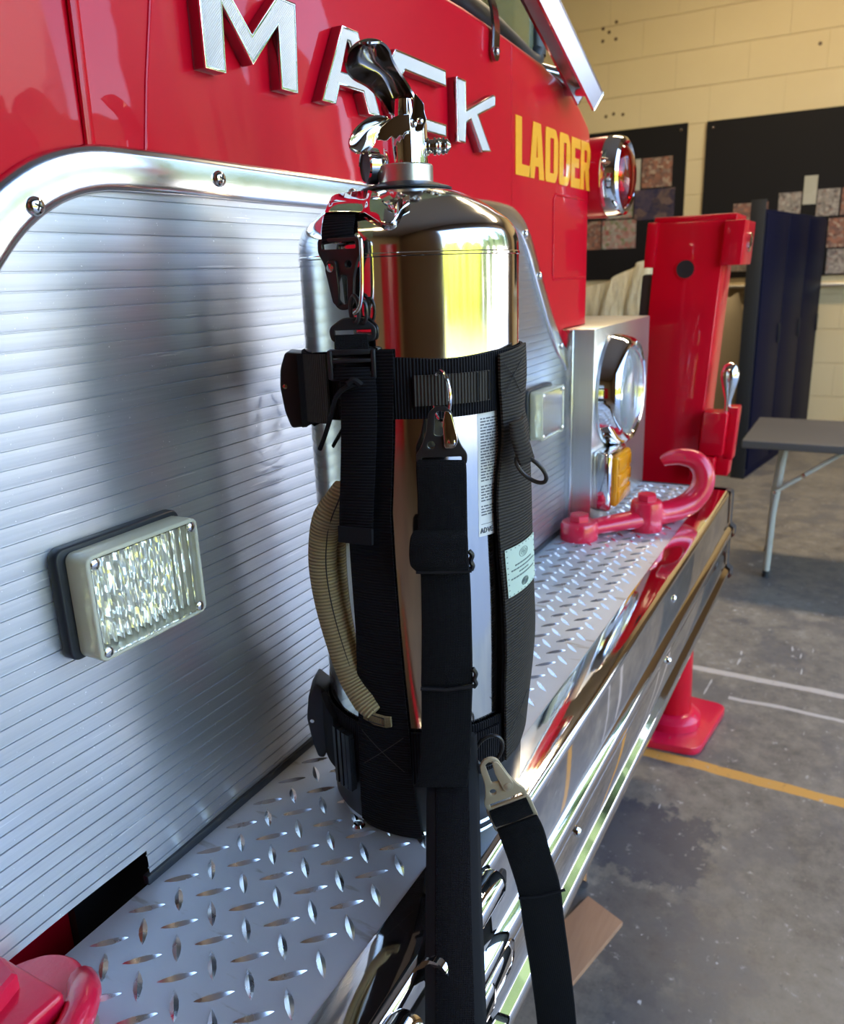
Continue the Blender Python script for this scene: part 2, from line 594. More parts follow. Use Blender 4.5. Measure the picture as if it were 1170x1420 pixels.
def rrect(x0, x1, y0, y1, r, n=5):
    out = []
    for cx, cy, a in ((x1 - r, y1 - r, 0), (x0 + r, y1 - r, 90), (x0 + r, y0 + r, 180), (x1 - r, y0 + r, 270)):
        for k in range(n + 1):
            t = math.radians(a + 90 * k / n)
            out.append((cx + r * math.cos(t), cy + r * math.sin(t)))
    return out

def round_poly(pts, r, n=4):
    """round the corners of a polygon"""
    out = []
    m = len(pts)
    for i in range(m):
        p = Vector(pts[i]); a = Vector(pts[i - 1]) - p; b = Vector(pts[(i + 1) % m]) - p
        ra = min(r, a.length * 0.45, b.length * 0.45)
        s = p + a.normalized() * ra; e = p + b.normalized() * ra
        for k in range(n + 1):
            t = k / n
            out.append(tuple((1 - t) ** 2 * s + 2 * t * (1 - t) * p + t * t * e))
    return out

def basis(o, ex, ey, ez=None):
    ex = Vector(ex).normalized()
    ey = Vector(ey); ey = (ey - ex * ey.dot(ex)).normalized()
    ez = ex.cross(ey)
    return Matrix(((ex.x, ey.x, ez.x, o[0]), (ex.y, ey.y, ez.y, o[1]), (ex.z, ey.z, ez.z, o[2]), (0, 0, 0, 1)))

def ribbon(bm, left, right, th=0.0018, normal=None):
    """webbing: left and right edge polylines, thickness th, UV in metres along / across"""
    uv = bm.loops.layers.uv.verify()
    L = [Vector(p) for p in left]; R = [Vector(p) for p in right]
    n = len(L)
    d = 0.0
    secs = []
    for i in range(n):
        c = (L[i] + R[i]) / 2
        if i:
            d += (c - pc).length
        pc = c
        t = ((L[min(n - 1, i + 1)] + R[min(n - 1, i + 1)]) - (L[max(0, i - 1)] + R[max(0, i - 1)])).normalized()
        w = R[i] - L[i]
        nn = t.cross(w).normalized() * (th / 2)
        b = w.normalized() * min(th * 0.4, w.length * 0.1)
        co = [L[i] + b + nn, R[i] - b + nn, R[i] + nn * 0.0, R[i] - b - nn, L[i] + b - nn, L[i] + nn * 0.0]
        wl = w.length
        secs.append(([bm.verts.new(q) for q in co], d, wl))
    us = (0.0, 1.0, 1.0, 1.0, 0.0, 0.0)
    for (A, da, wa), (B, db, wb_) in zip(secs[:-1], secs[1:]):
        for k in range(6):
            k2 = (k + 1) % 6
            f = bm.faces.new((A[k], A[k2], B[k2], B[k]))
            for l, q in zip(f.loops, ((da, us[k] * wa), (da, us[k2] * wa), (db, us[k2] * wb_), (db, us[k] * wb_))):
                l[uv].uv = q
    bm.faces.new(secs[0][0][::-1])
    bm.faces.new(secs[-1][0])
    return bm

# frame of the harness front: NV points from the cylinder axis towards its front, RV to its right side
NV = Vector((-0.86959, -0.49377, 0))
RV = Vector((0.49377, -0.86959, 0))
ZV = Vector((0, 0, 1))
def AX(t, z, off):
    return NV * off + RV * t + Vector((0, 0, z))
def CY(a, r, z):
    a = math.radians(a)
    return NV * (math.cos(a) * r) + RV * (math.sin(a) * r) + Vector((0, 0, z))

def cyl_patch(bm, rows, th=0.0018, n=10, uaxis='z'):
    """curved webbing patch; rows = (z, a0, a1, r[, z at a1]); the rows run along the strap"""
    uv = bm.loops.layers.uv.verify()
    grid = []
    for row in rows:
        z, a0, a1, r = row[:4]
        z1 = row[4] if len(row) > 4 else z
        r1 = row[5] if len(row) > 5 else r
        grid.append([(a0 + (a1 - a0) * k / n, r + (r1 - r) * k / n, z + (z1 - z) * k / n) for k in range(n + 1)])
    out = [[bm.verts.new(CY(*q)) for q in g] for g in grid]
    inn = [[bm.verts.new(CY(q[0], q[1] - th, q[2])) for q in g] for g in grid]
    def face(vs, uvs):
        f = bm.faces.new(vs)
        for l, q in zip(f.loops, uvs):
            l[uv].uv = q
    m = len(rows)
    def U(i, k):
        a, r, z = grid[i][k]
        s = math.radians(a) * r
        return (z, s) if uaxis == 'z' else (s, z)
    for i in range(m - 1):
        for k in range(n):
            q = ((i, k), (i, k + 1), (i + 1, k + 1), (i + 1, k))
            face([out[a][b] for a, b in q], [U(a, b) for a, b in q])
            face([inn[a][b] for a, b in q][::-1], [U(a, b) for a, b in q][::-1])
    for i in range(m - 1):
        for k in (0, n):
            face([out[i][k], out[i + 1][k], inn[i + 1][k], inn[i][k]], [U(i, k), U(i + 1, k), U(i + 1, k), U(i, k)])
    for k in range(n):
        for i in (0, m - 1):
            face([out[i][k], out[i][k + 1], inn[i][k + 1], inn[i][k]], [U(i, k), U(i, k + 1), U(i, k + 1), U(i, k)])
    return bm

def screw_head(name, c, ny, r, parent, material=None):
    """pan-head cross screw facing direction ny"""
    ny = Vector(ny).normalized()
    ex = ny.orthogonal()
    m = basis(c, ex, ny.cross(ex))
    bm = bm_new()
    lathe(bm, [(r, 0), (r, r * 0.25), (r * 0.85, r * 0.5), (r * 0.5, r * 0.66), (r * 0.18, r * 0.7)], 20, m)
    o = obj(name, bm, material or M_STEEL, parent)
    bm = bm_new()
    for s in (0, 1):
        mm = m @ Matrix.Rotation(s * PI / 2 + 0.4, 4, 'Z')
        box(bm, -r * 0.5, r * 0.5, -r * 0.09, r * 0.09, r * 0.55, r * 0.73, mat=mm)
    return o, bm

# ------------------------------------------------------------------ setting
bm = bm_new(); box(bm, -6, 6.9, -2.3, 6, FLOOR - 0.1, FLOOR); struct('floor', bm, M_FLOOR)
bm = bm_new(); box(bm, 6.7, 6.9, -2.3, 6.2, FLOOR, 3.6); struct('wall_far', bm, M_WALL)
bm = bm_new(); box(bm, -6.2, 6.9, 6.0, 6.2, FLOOR, 3.6); struct('wall_back', bm, M_BACK)
bm = bm_new(); box(bm, -6.2, -6.0, -2.3, 6.2, FLOOR, 3.6); struct('wall_left', bm, M_BACK)
bm = bm_new(); box(bm, -6.2, 6.9, -2.5, 6.2, 3.6, 3.75); struct('ceiling', bm, M_CEIL)
bm = bm_new(); box(bm, -6.2, -1.25, -2.5, -2.3, FLOOR, 3.6); box(bm, 4.3, 6.9, -2.5, -2.3, FLOOR, 3.6); box(bm, -1.25, 4.3, -2.5, -2.3, 2.6, 3.6)
struct('wall_front', bm, M_FRONT)
bm = bm_new(); box(bm, -5.98, -5.9, -1.9, -0.2, FLOOR, 1.5); struct('red_reflection_slab', bm, M_RED)  # unseen red slab, added to give the steel its red reflections
bm = bm_new(); box(bm, -60, 60, -40, -2.3, FLOOR - 0.12, FLOOR - 0.01); struct('driveway_ground', bm, M_DRIVE)
bm = bm_new(); box(bm, -40, 6.5, -30, -11, FLOOR - 0.008, FLOOR + 0.03); struct('lawn_ground', bm, M_LAWN)
def trees(name, xs, y0, h0, h1, mat):
    bm = bm_new()
    for i, x in enumerate(xs):
        h = random.uniform(h0, h1)
        r = bmesh.ops.create_icosphere(bm, subdivisions=3, radius=1.0)
        yy = y0 + random.uniform(-1.5, 1.5)
        xx = x + random.uniform(-.3, .3)
        for v in r['verts']:
            k = 1 + 0.18 * math.sin(v.co.x * 9 + i) * math.sin(v.co.z * 8 + i * 2) + random.uniform(-.1, .1)
            v.co = Vector((xx + v.co.x * k * 1.2, yy + v.co.y * k, FLOOR + h * 0.48 + v.co.z * k * h * 0.52))
    return struct(name, bm, mat, smooth=True)
trees('treeline', [-24 + .95 * k for k in range(32)], -20, 2.8, 5.4, M_TREE)
trees('treeline', [7 + 1.0 * k for k in range(9)], -17, 4.6, 6.0, M_DKTREE)
trees('treeline', [18.4 + 1.6 * k for k in range(21)], -19, 11.0, 14.0, M_DKTREE)  # unseen tall row, added so the cab paint reflects something dark
trees('treeline', [10.7, 11.1], -17.5, 7.5, 8.5, M_DKTREE)
bm = bm_new(); box(bm, 7, 48, -15.2, -15, FLOOR - .01, 1.5); struct('pale_reflection_slab', bm, M_REFLPALE)  # unseen pale slab, added to whiten the reflections in the bumper ribs
bm = bm_new(); box(bm, 14.1, 16.6, -24, -20, FLOOR - .01, 17); struct('pale_reflection_tower', bm, M_REFLPALE)  # unseen tall block, added for the pale reflection in the cab paint
# ledge on far wall under the boards
bm = bm_new(); box(bm, 6.60, 6.7, -1.6, 3.0, 0.285, 0.305, 0.004); struct('trim_1', bm, M_HOUSE)

# ------------------------------------------------------------------ fire truck
truck = thing('fire_truck', 'red fire truck with ribbed aluminium front and diamond plate bumper deck', 'fire truck', (0.2, 0.5, FLOOR))
FY = 0.1455            # plane of the truck's painted front

# cab body
bm = bm_new()
plan = [(-1.4, FY)] + [(-1.2 + 0.09 * k, FY) for k in range(24)]
plan = [p for p in plan if p[0] < 0.92] + [(0.92, FY)]
for k in range(1, 9):
    t = PI / 2 * k / 8
    plan.append((0.92 + 0.06 * math.sin(t), FY + 0.06 * (1 - math.cos(t))))
plan.append((0.98, 1.9))
def ztop(x):
    pts = [(-2, 0.80), (0.45, 0.796), (0.72, 0.782), (0.82, 0.766), (0.88, 0.748), (0.93, 0.722), (0.98, 0.70), (3, 0.70)]
    for (a, za), (b, zb) in zip(pts[:-1], pts[1:]):
        if a <= x <= b:
            return za + (zb - za) * (x - a) / (b - a)
rows = []
for x, y in plan:
    zt = ztop(x)
    nx = 0 if x < 0.92 else (x - 0.92) / 0.06
    zb = 0.378
    col = []
    for f in (0.0, 0.5, 1.0):
        col.append(Vector((x, y, zb + (zt - 0.012 - zb) * f)))
    inn = Vector((-nx, 1 - nx * 0.7, 0)).normalized()
    for k in range(1, 5):
        t = PI / 2 * k / 4
        col.append(Vector((x, y, zt - 0.012 + 0.012 * math.sin(t))) + inn * (0.012 * (1 - math.cos(t))))
    col.append(Vector((x, y, zt + 0.004)) + inn * 0.09)
    rows.append([bm.verts.new(c) for c in col])
for A, B in zip(rows[:-1], rows[1:]):
    for k in range(len(A) - 1):
        bm.faces.new((A[k], B[k], B[k + 1], A[k + 1]))
box(bm, -1.4, 0.815, FY + .004, FY + 0.03, 0.034, 0.378)
box(bm, -1.4, -.252, 0.225, 0.5, -0.5, 0.034)
obj('cab_body', bm, M_RED, truck)
# cab seams and pressed panel lines
bm = bm_new()
tube(bm, [(-0.181, FY - 0.001, 0.57), (-0.180, FY - 0.003, 0.68), (-0.178, FY - 0.003, 0.80)], 0.0042, 10, ry=0.003)
obj('seam_bead', bm, M_RED, truck)
bm = bm_new()
tube(bm, [(-0.131, FY, 0.572), (-0.122, FY, 0.62), (-0.108, FY, 0.68), (-0.10, FY, 0.79)], 0.0016, 8)
obj('body_crease', bm, M_RED, truck)
bm = bm_new(); tube(bm, [(0.566, FY, 0.56), (0.566, FY, 0.78)], 0.0011, 8)
obj('body_crease', bm, M_RED, truck)
bm = bm_new()
tube(bm, [(0.915, FY, 0.463), (0.748, FY, 0.463), (0.7445, FY, 0.47), (0.7445, FY, 0.59), (0.755, FY, 0.598), (0.915, FY, 0.598)], 0.0022, 8)
obj('access_panel', bm, M_RED, truck)

# windshield, rubber gasket, cab interior
bm = bm_new()
tube(bm, catmull([(-1.3, 0.19, 0.835), (0.2, 0.19, 0.832), (0.52, 0.188, 0.823), (0.66, 0.187, 0.808), (0.745, 0.187, 0.797), (0.768, 0.187, 0.812), (0.772, 0.187, 0.86), (0.772, 0.19, 1.25)], 8), 0.017, 12, ry=0.014, up=(0, 0, 1))
obj('windshield_gasket', bm, M_RUBBER, truck)
bm = bm_new(); box(bm, -1.3, 0.765, 0.186, 0.192, 0.80, 1.4); obj('windshield', bm, M_SHIELD, truck, False)
# chrome strap hinge over the gasket
bm = bm_new()
L = catmull([(0.498, 0.176, 0.88), (0.497, 0.150, 0.825), (0.490, 0.140, 0.79), (0.487, 0.1395, 0.757)], 6)
R = [p + Vector((0.021, 0, 0)) for p in L]
ribbon(bm, L, R, 0.004)
lathe(bm, [(0.0105, -0.002), (0.0105, 0.002)], 20, basis((0.4975, 0.1395, 0.757), (1, 0, 0), (0, 0, 1)))
ho = obj('strap_hinge', bm, M_DKCHROME, truck)
s, b2 = screw_head('screw', (0.4975, 0.137, 0.758), (0, -1, 0), 0.005, ho); obj('screw_slot', b2, M_BLACK, ho)
# mirror arm
bm = bm_new()
A = Vector((0.800, 0.105, 0.764)); Bv = Vector((0.610, 0.105, 0.838))
d = (Bv - A).normalized()
m = basis(A, d, (0.2, -.45, 1))
box(bm, -0.02, 0.34, -0.003, 0.003, -0.016, 0.016, 0.001, 1, m)
box(bm, -0.02, 0.34, -0.028, 0.0, -0.018, -0.014, 0.001, 1, m)
box(bm, -0.02, 0.34, -0.028, 0.0, 0.014, 0.018, 0.001, 1, m)
obj('mirror_arm', bm, M_TRIM, truck)
bm = bm_new()
tube(bm, [(0.80, 0.16, 0.765), (0.79, 0.105, 0.757)], 0.012, 16)
tube(bm, [(0.85, 0.16, 0.772), (0.84, 0.11, 0.768)], 0.008, 16)
tube(bm, [(0.755, 0.19, 0.790), (0.80, 0.13, 0.772)], 0.012, 14)
obj('mirror_pivot', bm, M_STEEL, truck)

# chrome letters
M_ = [(-.083, .633), (-.0605, .633), (-.058, .681), (-.027, .645), (.0095, .681), (.008, .633), (.031, .633), (.036, .703), (.011, .703), (-.0255, .667), (-.061, .703), (-.083, .703)]
A_ = [(.0665, .633), (.0885, .633), (.0965, .6505), (.1375, .6505), (.1455, .633), (.168, .633), (.133, .702), (.106, .702)]
Ah = [(.1025, .6635), (.131, .6635), (.1185, .690), (.115, .690)]
C_ = [(.3165, .6845), (.3165, .7015), (.203, .7015), (.19, .688), (.19, .645), (.203, .631), (.3145, .631), (.3145, .6445), (.222, .6445), (.2135, .653), (.2135, .678), (.222, .6845)]
K_ = [(.344, .630), (.3655, .630), (.3685, .6530), (.382, .6585), (.414, .6255), (.442, .6285), (.404, .6665), (.456, .6840), (.457, .6965), (.449, .697), (.3695, .6680), (.3695, .700), (.344, .700)]
def shiftl(lp): return [(-.5958 + (x + .5958) * 1.0228, .4785 + (z - .4785) * 1.0228) for x, z in lp]
M_, A_, Ah, C_, K_ = [shiftl(q) for q in (M_, A_, Ah, C_, K_)]
MF = basis((0, 0.1395, 0), (1, 0, 0), (0, 0, 1))
def inset(lp, d):
    out = []
    n = len(lp)
    area = sum(lp[i - 1][0] * lp[i][1] - lp[i][0] * lp[i - 1][1] for i in range(n))
    s = 1 if area > 0 else -1
    for i in range(n):
        p = Vector(lp[i]); a = (p - Vector(lp[i - 1])).normalized(); b = (Vector(lp[(i + 1) % n]) - p).normalized()
        na = Vector((-a.y, a.x)) * s; nb = Vector((-b.y, b.x)) * s
        k = (na + nb)
        k = k / max(0.5, 1 + na.dot(nb))
        out.append(tuple(p + k * d))
    return out
for ch, lps in (('M', [M_]), ('A', [A_, Ah]), ('C', [C_]), ('K', [K_])):
    le = plate('badge_letter', lps, 0.012, MF, M_DKCHROME, truck, 0.0012)
    le['label'] = 'raised chrome letter ' + ch
    lp2 = [inset(lps[0], 0.0022)] + [inset(h, -0.0022) for h in lps[1:]]
    plate('letter_face', lp2, 0.0016, Matrix.Translation((0, -0.0062, 0)) @ MF, M_FACE, le, 0.0003)
    rim = [lps[0], lp2[0]]
    plate('letter_rim', rim, 0.0016, Matrix.Translation((0, -0.0064, 0)) @ MF, M_CHROME, le, 0.0003)

# painted word LADDER
ML = basis((0, FY - 0.0006, 0), (1, 0, 0), (0, 0, 1))
z0, z1 = 0.6145, 0.6945
H = z1 - z0
def glyph(ch, x0, x1, st=0.024, b=0.016):
    w = x1 - x0
    if ch == 'L': return [[(x0, z0), (x1, z0), (x1, z0 + b), (x0 + st, z0 + b), (x0 + st, z1), (x0, z1)]]
    if ch == 'A': return [[(x0, z0), (x0 + .021, z0), (x0 + .025, z0 + .018), (x1 - .025, z0 + .018), (x1 - .021, z0), (x1, z0), (x0 + w * .5 + .016, z1), (x0 + w * .5 - .016, z1)],
                          [(x0 + .0285, z0 + .031), (x1 - .0285, z0 + .031), (x0 + w / 2, z0 + .062)]]
    if ch == 'D': return [round_poly([(x0, z0), (x1 - .012, z0), (x1, z0 + .016), (x1, z1 - .016), (x1 - .012, z1), (x0, z1)], .006), [(x0 + .021, z0 + .014), (x1 - .02, z0 + .014), (x1 - .02, z1 - .014), (x0 + .021, z1 - .014)]]
    if ch == 'E': return [[(x0, z0), (x1, z0), (x1, z0 + b), (x0 + .02, z0 + b), (x0 + .02, z0 + .033), (x1 - .006, z0 + .033), (x1 - .006, z0 + .048), (x0 + .02, z0 + .048), (x0 + .02, z1 - b), (x1, z1 - b), (x1, z1), (x0, z1)]]
    return [[(x0, z0), (x0 + .019, z0), (x0 + .019, z0 + .032), (x0 + .024, z0 + .032), (x1 - .018, z0), (x1, z0), (x1 - .008, z0 + .036), (x1, z0 + .046), (x1, z1 - .012), (x1 - .010, z1), (x0, z1)],
            [(x0 + .019, z0 + .046), (x1 - .019, z0 + .046), (x1 - .019, z1 - .014), (x0 + .019, z1 - .014)]]
for ch, a, b in (('L', .580, .638), ('A', .634, .698), ('D', .703, .762), ('D', .768, .823), ('E', .828, .876), ('R', .880, .934)):
    g = plate('decal_letter', glyph(ch, a, b), 0.0012, ML, M_YELLOW, truck)
    g['label'] = 'yellow painted letter ' + ch

# ribbed aluminium panel, cut to the outline of its trim
CL = catmull([(-.47, .24), (-.40, .335), (-.335, .425), (-.283, .495), (-.243, .533), (-.195, .5535), (-.13, .5575), (.0, .5575), (.2, .5575), (.40, .5575), (.52, .5565), (.575, .548),
              (.615, .522), (.66, .468), (.715, .402), (.765, .352), (.803, .325), (.835, .300)], 6)
def xlim(z):
    if z <= 0.24: xl = -0.47
    else:
        xl = -0.13
        for p, q in zip(CL[:-1], CL[1:]):
            if p.x < 0.1 and min(p.y, q.y) <= z <= max(p.y, q.y):
                xl = p.x; break
    xr = 0.815
    for p, q in zip(CL[:-1], CL[1:]):
        if p.x > 0.3 and min(p.y, q.y) <= z <= max(p.y, q.y):
            xr = min(0.815, p.x); break
    return xl, xr
def dent(x, z):
    d = 0.0022 * math.exp(-((x + .022) / .013) ** 2 - ((z - .350) / .026) ** 2)
    d += 0.0018 * math.exp(-((x + .045) / .05) ** 2 - ((z - .30) / .12) ** 2)
    d += 0.0007 * math.sin(x * 19 + 1.2) * math.sin(z * 5 + 0.6) + 0.0005 * math.sin(x * 37 + z * 4)
    return d
bm = bm_new()
PYF = 0.1415
zs = []
z = 0.0
while z < 0.556:
    zs += [(z, 0.0), (z + 0.0003, 0.0013), (z + 0.0011, 0.0013), (z + 0.0014, 0.0), (z + 0.0062, -0.0003)]
    z += 0.0122
NXP = 90
grid = []
for z, dp in zs:
    zq = min(z, 0.5555)
    xl, xr = xlim(zq)
    row = []
    for k in range(NXP + 1):
        x = xl + (xr - xl) * k / NXP
        zz = zq
        row.append(bm.verts.new((x, PYF + dp + dent(x, zq), zz)))
    grid.append(row)
for A, B in zip(grid[:-1], grid[1:]):
    for k in range(NXP):
        xm = (A[k].co.x + A[k + 1].co.x) / 2
        if A[k].co.z < 0.0305 and xm < -0.233:
            continue
        bm.faces.new((A[k], A[k + 1], B[k + 1], B[k]))
obj('ribbed_panel', bm, M_RIBBED, truck, True, 60)
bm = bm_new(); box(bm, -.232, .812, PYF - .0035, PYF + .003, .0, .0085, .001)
obj('panel_gap_shade', bm, M_RUBBER, truck)  # black strip standing in for the shaded gap under the panel
# trim moulding round the panel
bm = bm_new()
L, R = [], []
def mould(cl, prof):
    secs = []
    for i, p in enumerate(cl):
        t = (cl[min(len(cl) - 1, i + 1)] - cl[max(0, i - 1)]); t = Vector((t.x, t.y)).normalized()
        nrm = Vector((-t.y, t.x))
        secs.append([bm.verts.new((p.x + nrm.x * a, FY - 0.002 - h, p.y + nrm.y * a)) for a, h in prof])
    for A, B in zip(secs[:-1], secs[1:]):
        for k in range(len(A)):
            k2 = (k + 1) % len(A)
            bm.faces.new((A[k], A[k2], B[k2], B[k]))
    bm.faces.new(secs[0]); bm.faces.new(secs[-1][::-1])
mould(CL, [(-.0150, 0), (-.0150, .0045), (-.0135, .0060), (-.009, .0066), (.000, .0068), (.009, .0065), (.0130, .0056), (.0155, .0028), (.0160, 0)])
trim = obj('panel_trim', bm, M_TRIM, truck, True, 50)
for sx, sz in ((-.2375, .5285), (-.0645, .5580), (.13, .558), (.33, .558), (.600, .532), (.660, .470), (.768, .351), (.826, .307)):
    s, b2 = screw_head('screw', (sx, FY - 0.0086, sz), (0, -1, 0), 0.0062, trim)
    obj('screw_slot', b2, M_BLACK, s) if False else obj('screw_slot', b2, M_BLACK, trim)

# rectangular warning lights on the panel
def warning_light(cx, cz, w, h, label):
    yp = PYF
    root = None
    bm = bm_new()
    g = plate('warning_light', [rrect(cx - w / 2 - .007, cx + w / 2 + .004, cz - h / 2 - .002, cz + h / 2 + .004, .008)], 0.010, basis((0, yp - .004, 0), (1, 0, 0), (0, 0, 1)), M_RUBBER, truck, 0.002)
    g['label'] = label
    # reflector
    bm = bm_new(); box(bm, cx - w / 2 + .004, cx + w / 2 - .004, yp - .0135, yp - .010, cz - h / 2 + .004, cz + h / 2 - .004)
    nx, nz = 40, 14
    rows = []
    for j in range(nz + 1):
        rows.append([bm.verts.new((cx - w / 2 + .005 + (w - .01) * i / nx, yp - .016 - random.uniform(0, .0042), cz - h / 2 + .005 + (h - .01) * j / nz)) for i in range(nx + 1)])
    for A, B in zip(rows[:-1], rows[1:]):
        for i in range(nx):
            bm.faces.new((A[i], A[i + 1], B[i + 1], B[i]))
    obj('reflector', bm, M_FACET, g, False)
    # clear lens: a pane whose front is moulded into vertical ribs
    bm = bm_new()
    yf = yp - .031
    nr = 15
    x0, x1 = cx - w / 2, cx + w / 2
    xa, xb, za, zb = x0 + .0035, x1 - .0035, cz - h / 2 + .003, cz + h / 2 - .003
    nx = nr * 8
    F, Bk = [], []
    for jz in range(2):
        zz = za if jz == 0 else zb
        F.append([bm.verts.new((xa + (xb - xa) * i / nx, yf + .0006 - .0013 * abs(math.sin(PI * nr * i / nx)), zz)) for i in range(nx + 1)])
        Bk.append([bm.verts.new((xa + (xb - xa) * i / nx, yf + .0035, zz)) for i in range(nx + 1)])
    for i in range(nx):
        bm.faces.new((F[0][i], F[0][i + 1], F[1][i + 1], F[1][i])); bm.faces.new((Bk[1][i], Bk[1][i + 1], Bk[0][i + 1], Bk[0][i]))
        for q in (0, 1):
            bm.faces.new((F[q][i], F[q][i + 1], Bk[q][i + 1], Bk[q][i]))
    for i in (0, nx):
        bm.faces.new((F[0][i], F[1][i], Bk[1][i], Bk[0][i]))
    obj('lens', bm, M_LENS, g, True, 60)
    plate('lens_frame', [rrect(x0 - .0006, x1 + .0006, cz - h / 2 - .0006, cz + h / 2 + .0006, .0065), rrect(x0 + .0034, x1 - .0034, cz - h / 2 + .0029, cz + h / 2 - .0029, .003)], .022, basis((0, yp - .0205, 0), (1, 0, 0), (0, 0, 1)), M_RIM, g, .0015)
    for sx in (-1, 1):
        for sz in (-1, 1):
            c = (cx + sx * (w / 2 - .0065), yf + .0002, cz + sz * (h / 2 - .006))
            bm = bm_new(); lathe(bm, [(.0040, 0), (.0040, .0012), (.0028, .0022), (.0012, .0024)], 16, basis(c, (1, 0, 0), (0, 0, 1)))
            obj('screw', bm, M_STEEL, g)
warning_light(-.2105, .2635, .104, .078, 'clear white warning light nearest the bottom left corner of the panel')
warning_light(.660, .2525, .104, .078, 'clear white warning light partly behind the strap')

# headlight housing with headlight and turn signal
bm = bm_new(); box(bm, .818, 1.22, .092, .5, -.02, .376, .003); obj('headlight_housing', bm, M_HOUSE, truck)
bm = bm_new(); box(bm, .806, .8185, .128, .15, 0.0, .375, .001); obj('corner_angle', bm, M_TRIM, truck)
hc = Vector((.940, .092, .252))
mh = basis(hc, (1, 0, 0), (0, 0, 1))
bm = bm_new()
lathe(bm, [(.106, 0), (.108, .005), (.106, .013), (.103, .026), (.099, .036), (.093, .041), (.086, .039), (.083, .032), (.083, .0)], 72, mh)
hb = obj('headlight', bm, M_CHROME, truck); hb['label'] = 'round chrome rimmed headlight'
bm = bm_new(); lathe(bm, [(.083, .034), (.078, .040), (.066, .046), (.045, .051), (.02, .053), (0, .0535)], 64, mh, False); lathe(bm, [(.083, .034), (0, .031)], 64, mh, False)
obj('lens', bm, M_HEADLENS, hb)
bm = bm_new(); lathe(bm, [(.0825, .030), (.07, .020), (.05, .011), (.03, .006), (0, .003)], 64, mh, False); obj('reflector', bm, M_REFL, hb)
bm = bm_new(); box(bm, .834, .945, .060, .095, .035, .150, .008, 3); ts = obj('turn_signal', bm, M_CHROME, truck); ts['label'] = 'amber turn signal in a chrome box'
bm = bm_new(); box(bm, .848, .941, .050, .064, .043, .143, .007, 3)
for i in range(3):
    box(bm, .852, .937, .0480, .054, .051 + i * .03, .075 + i * .03, .003, 2)
obj('lens', bm, M_AMBER, ts)
# red marker light on the cab corner
mc = basis(Vector((1.000, .132, .6415)), (1, 0, 0), (0, 0, 1))
bm = bm_new(); lathe(bm, [(.070, -.09), (.072, .002), (.070, .006)], 64, mc); ml = obj('marker_light', bm, M_RED, truck); ml['label'] = 'round red marker light on the cab corner'
bm = bm_new(); lathe(bm, [(.070, .004), (.0725, .008), (.0715, .024), (.068, .034), (.062, .038), (.058, .034), (.058, .006)], 64, mc); obj('bezel', bm, M_CHROME, ml)
bm = bm_new(); lathe(bm, [(.058, .030), (.052, .038), (.038, .046), (.02, .050), (0, .051)], 64, mc, False); lathe(bm, [(.058, .030), (0, .026)], 64, mc, False); obj('lens', bm, M_REDLENS, ml)
bm = bm_new(); lathe(bm, [(.056, .026), (.03, .014), (0, .010)], 48, mc, False); obj('reflector', bm, M_MLREF, ml)

# diamond plate deck
bm = bm_new(); box(bm, -.75, 1.222, -.0575, .1405, -.006, 0.0)
def lozenge(cx, cy, ang):
    Lh, W, Hh = .0148, .0036, .0024
    u = Vector((math.cos(ang), math.sin(ang), 0)); v = Vector((-u.y, u.x, 0))
    c = Vector((cx, cy, 0))
    base = []
    for s, wv in ((-1, 0), (-.62, .62), (-.2, 1), (.2, 1), (.62, .62), (1, 0), (.62, -.62), (.2, -1), (-.2, -1), (-.62, -.62)):
        base.append(bm.verts.new(c + u * (s * Lh) + v * (wv * W) - Vector((0, 0, .0003))))
    a = [bm.verts.new(c + u * (s * Lh * .82) + Vector((0, 0, Hh * k))) for s, k in ((-1, .45), (-.45, .9), (0, 1), (.45, .9), (1, .45))]
    b = base
    for q in (*[], (b[0], b[1], a[0]), (b[1], b[2], a[1], a[0]), (b[2], b[3], a[2], a[1]), (b[3], a[3], a[2]), (b[3], b[4], a[3]), (b[4], a[4], a[3]), (b[4], b[5], a[4]),
              (b[5], b[6], a[4]), (b[6], b[7], a[3], a[4]), (b[7], a[2], a[3]), (b[7], b[8], a[1], a[2]), (b[8], b[9], a[0], a[1]), (b[9], b[0], a[0])):
        bm.faces.new(q).material_index = 1
for i in range(-16, 40):
    for j in range(-4, 5):
        x = -.1935 + .0376 * i; y = .0348 + .0353 * j
        if -.045 < y < .132 and -.74 < x < 1.21: lozenge(x, y, PI / 4)
        x2, y2 = x + .0180, y - .0200
        if -.047 < y2 < .13 and -.74 < x2 < 1.21: lozenge(x2, y2, -PI / 4)
deck = obj('deck_plate', bm, M_DECK, truck, True, 25)
deck.data.materials.append(M_TREAD)
bm = bm_new(); lathe(bm, [(.006, 0), (.006, .002), (.0045, .004), (.002, .0048)], 18, Matrix.Translation((-.092, .022, 0))); obj('bolt', bm, M_CHROME, deck)
bm = bm_new()
box(bm, -.75, 1.222, -.06, .141, -.22, -.012)
obj('bumper_frame', bm, M_BLACK, truck)
bm = bm_new(); box(bm, -.252, .815, .215, .5, -.5, .034); obj('chassis_front', bm, M_BLACK, truck)

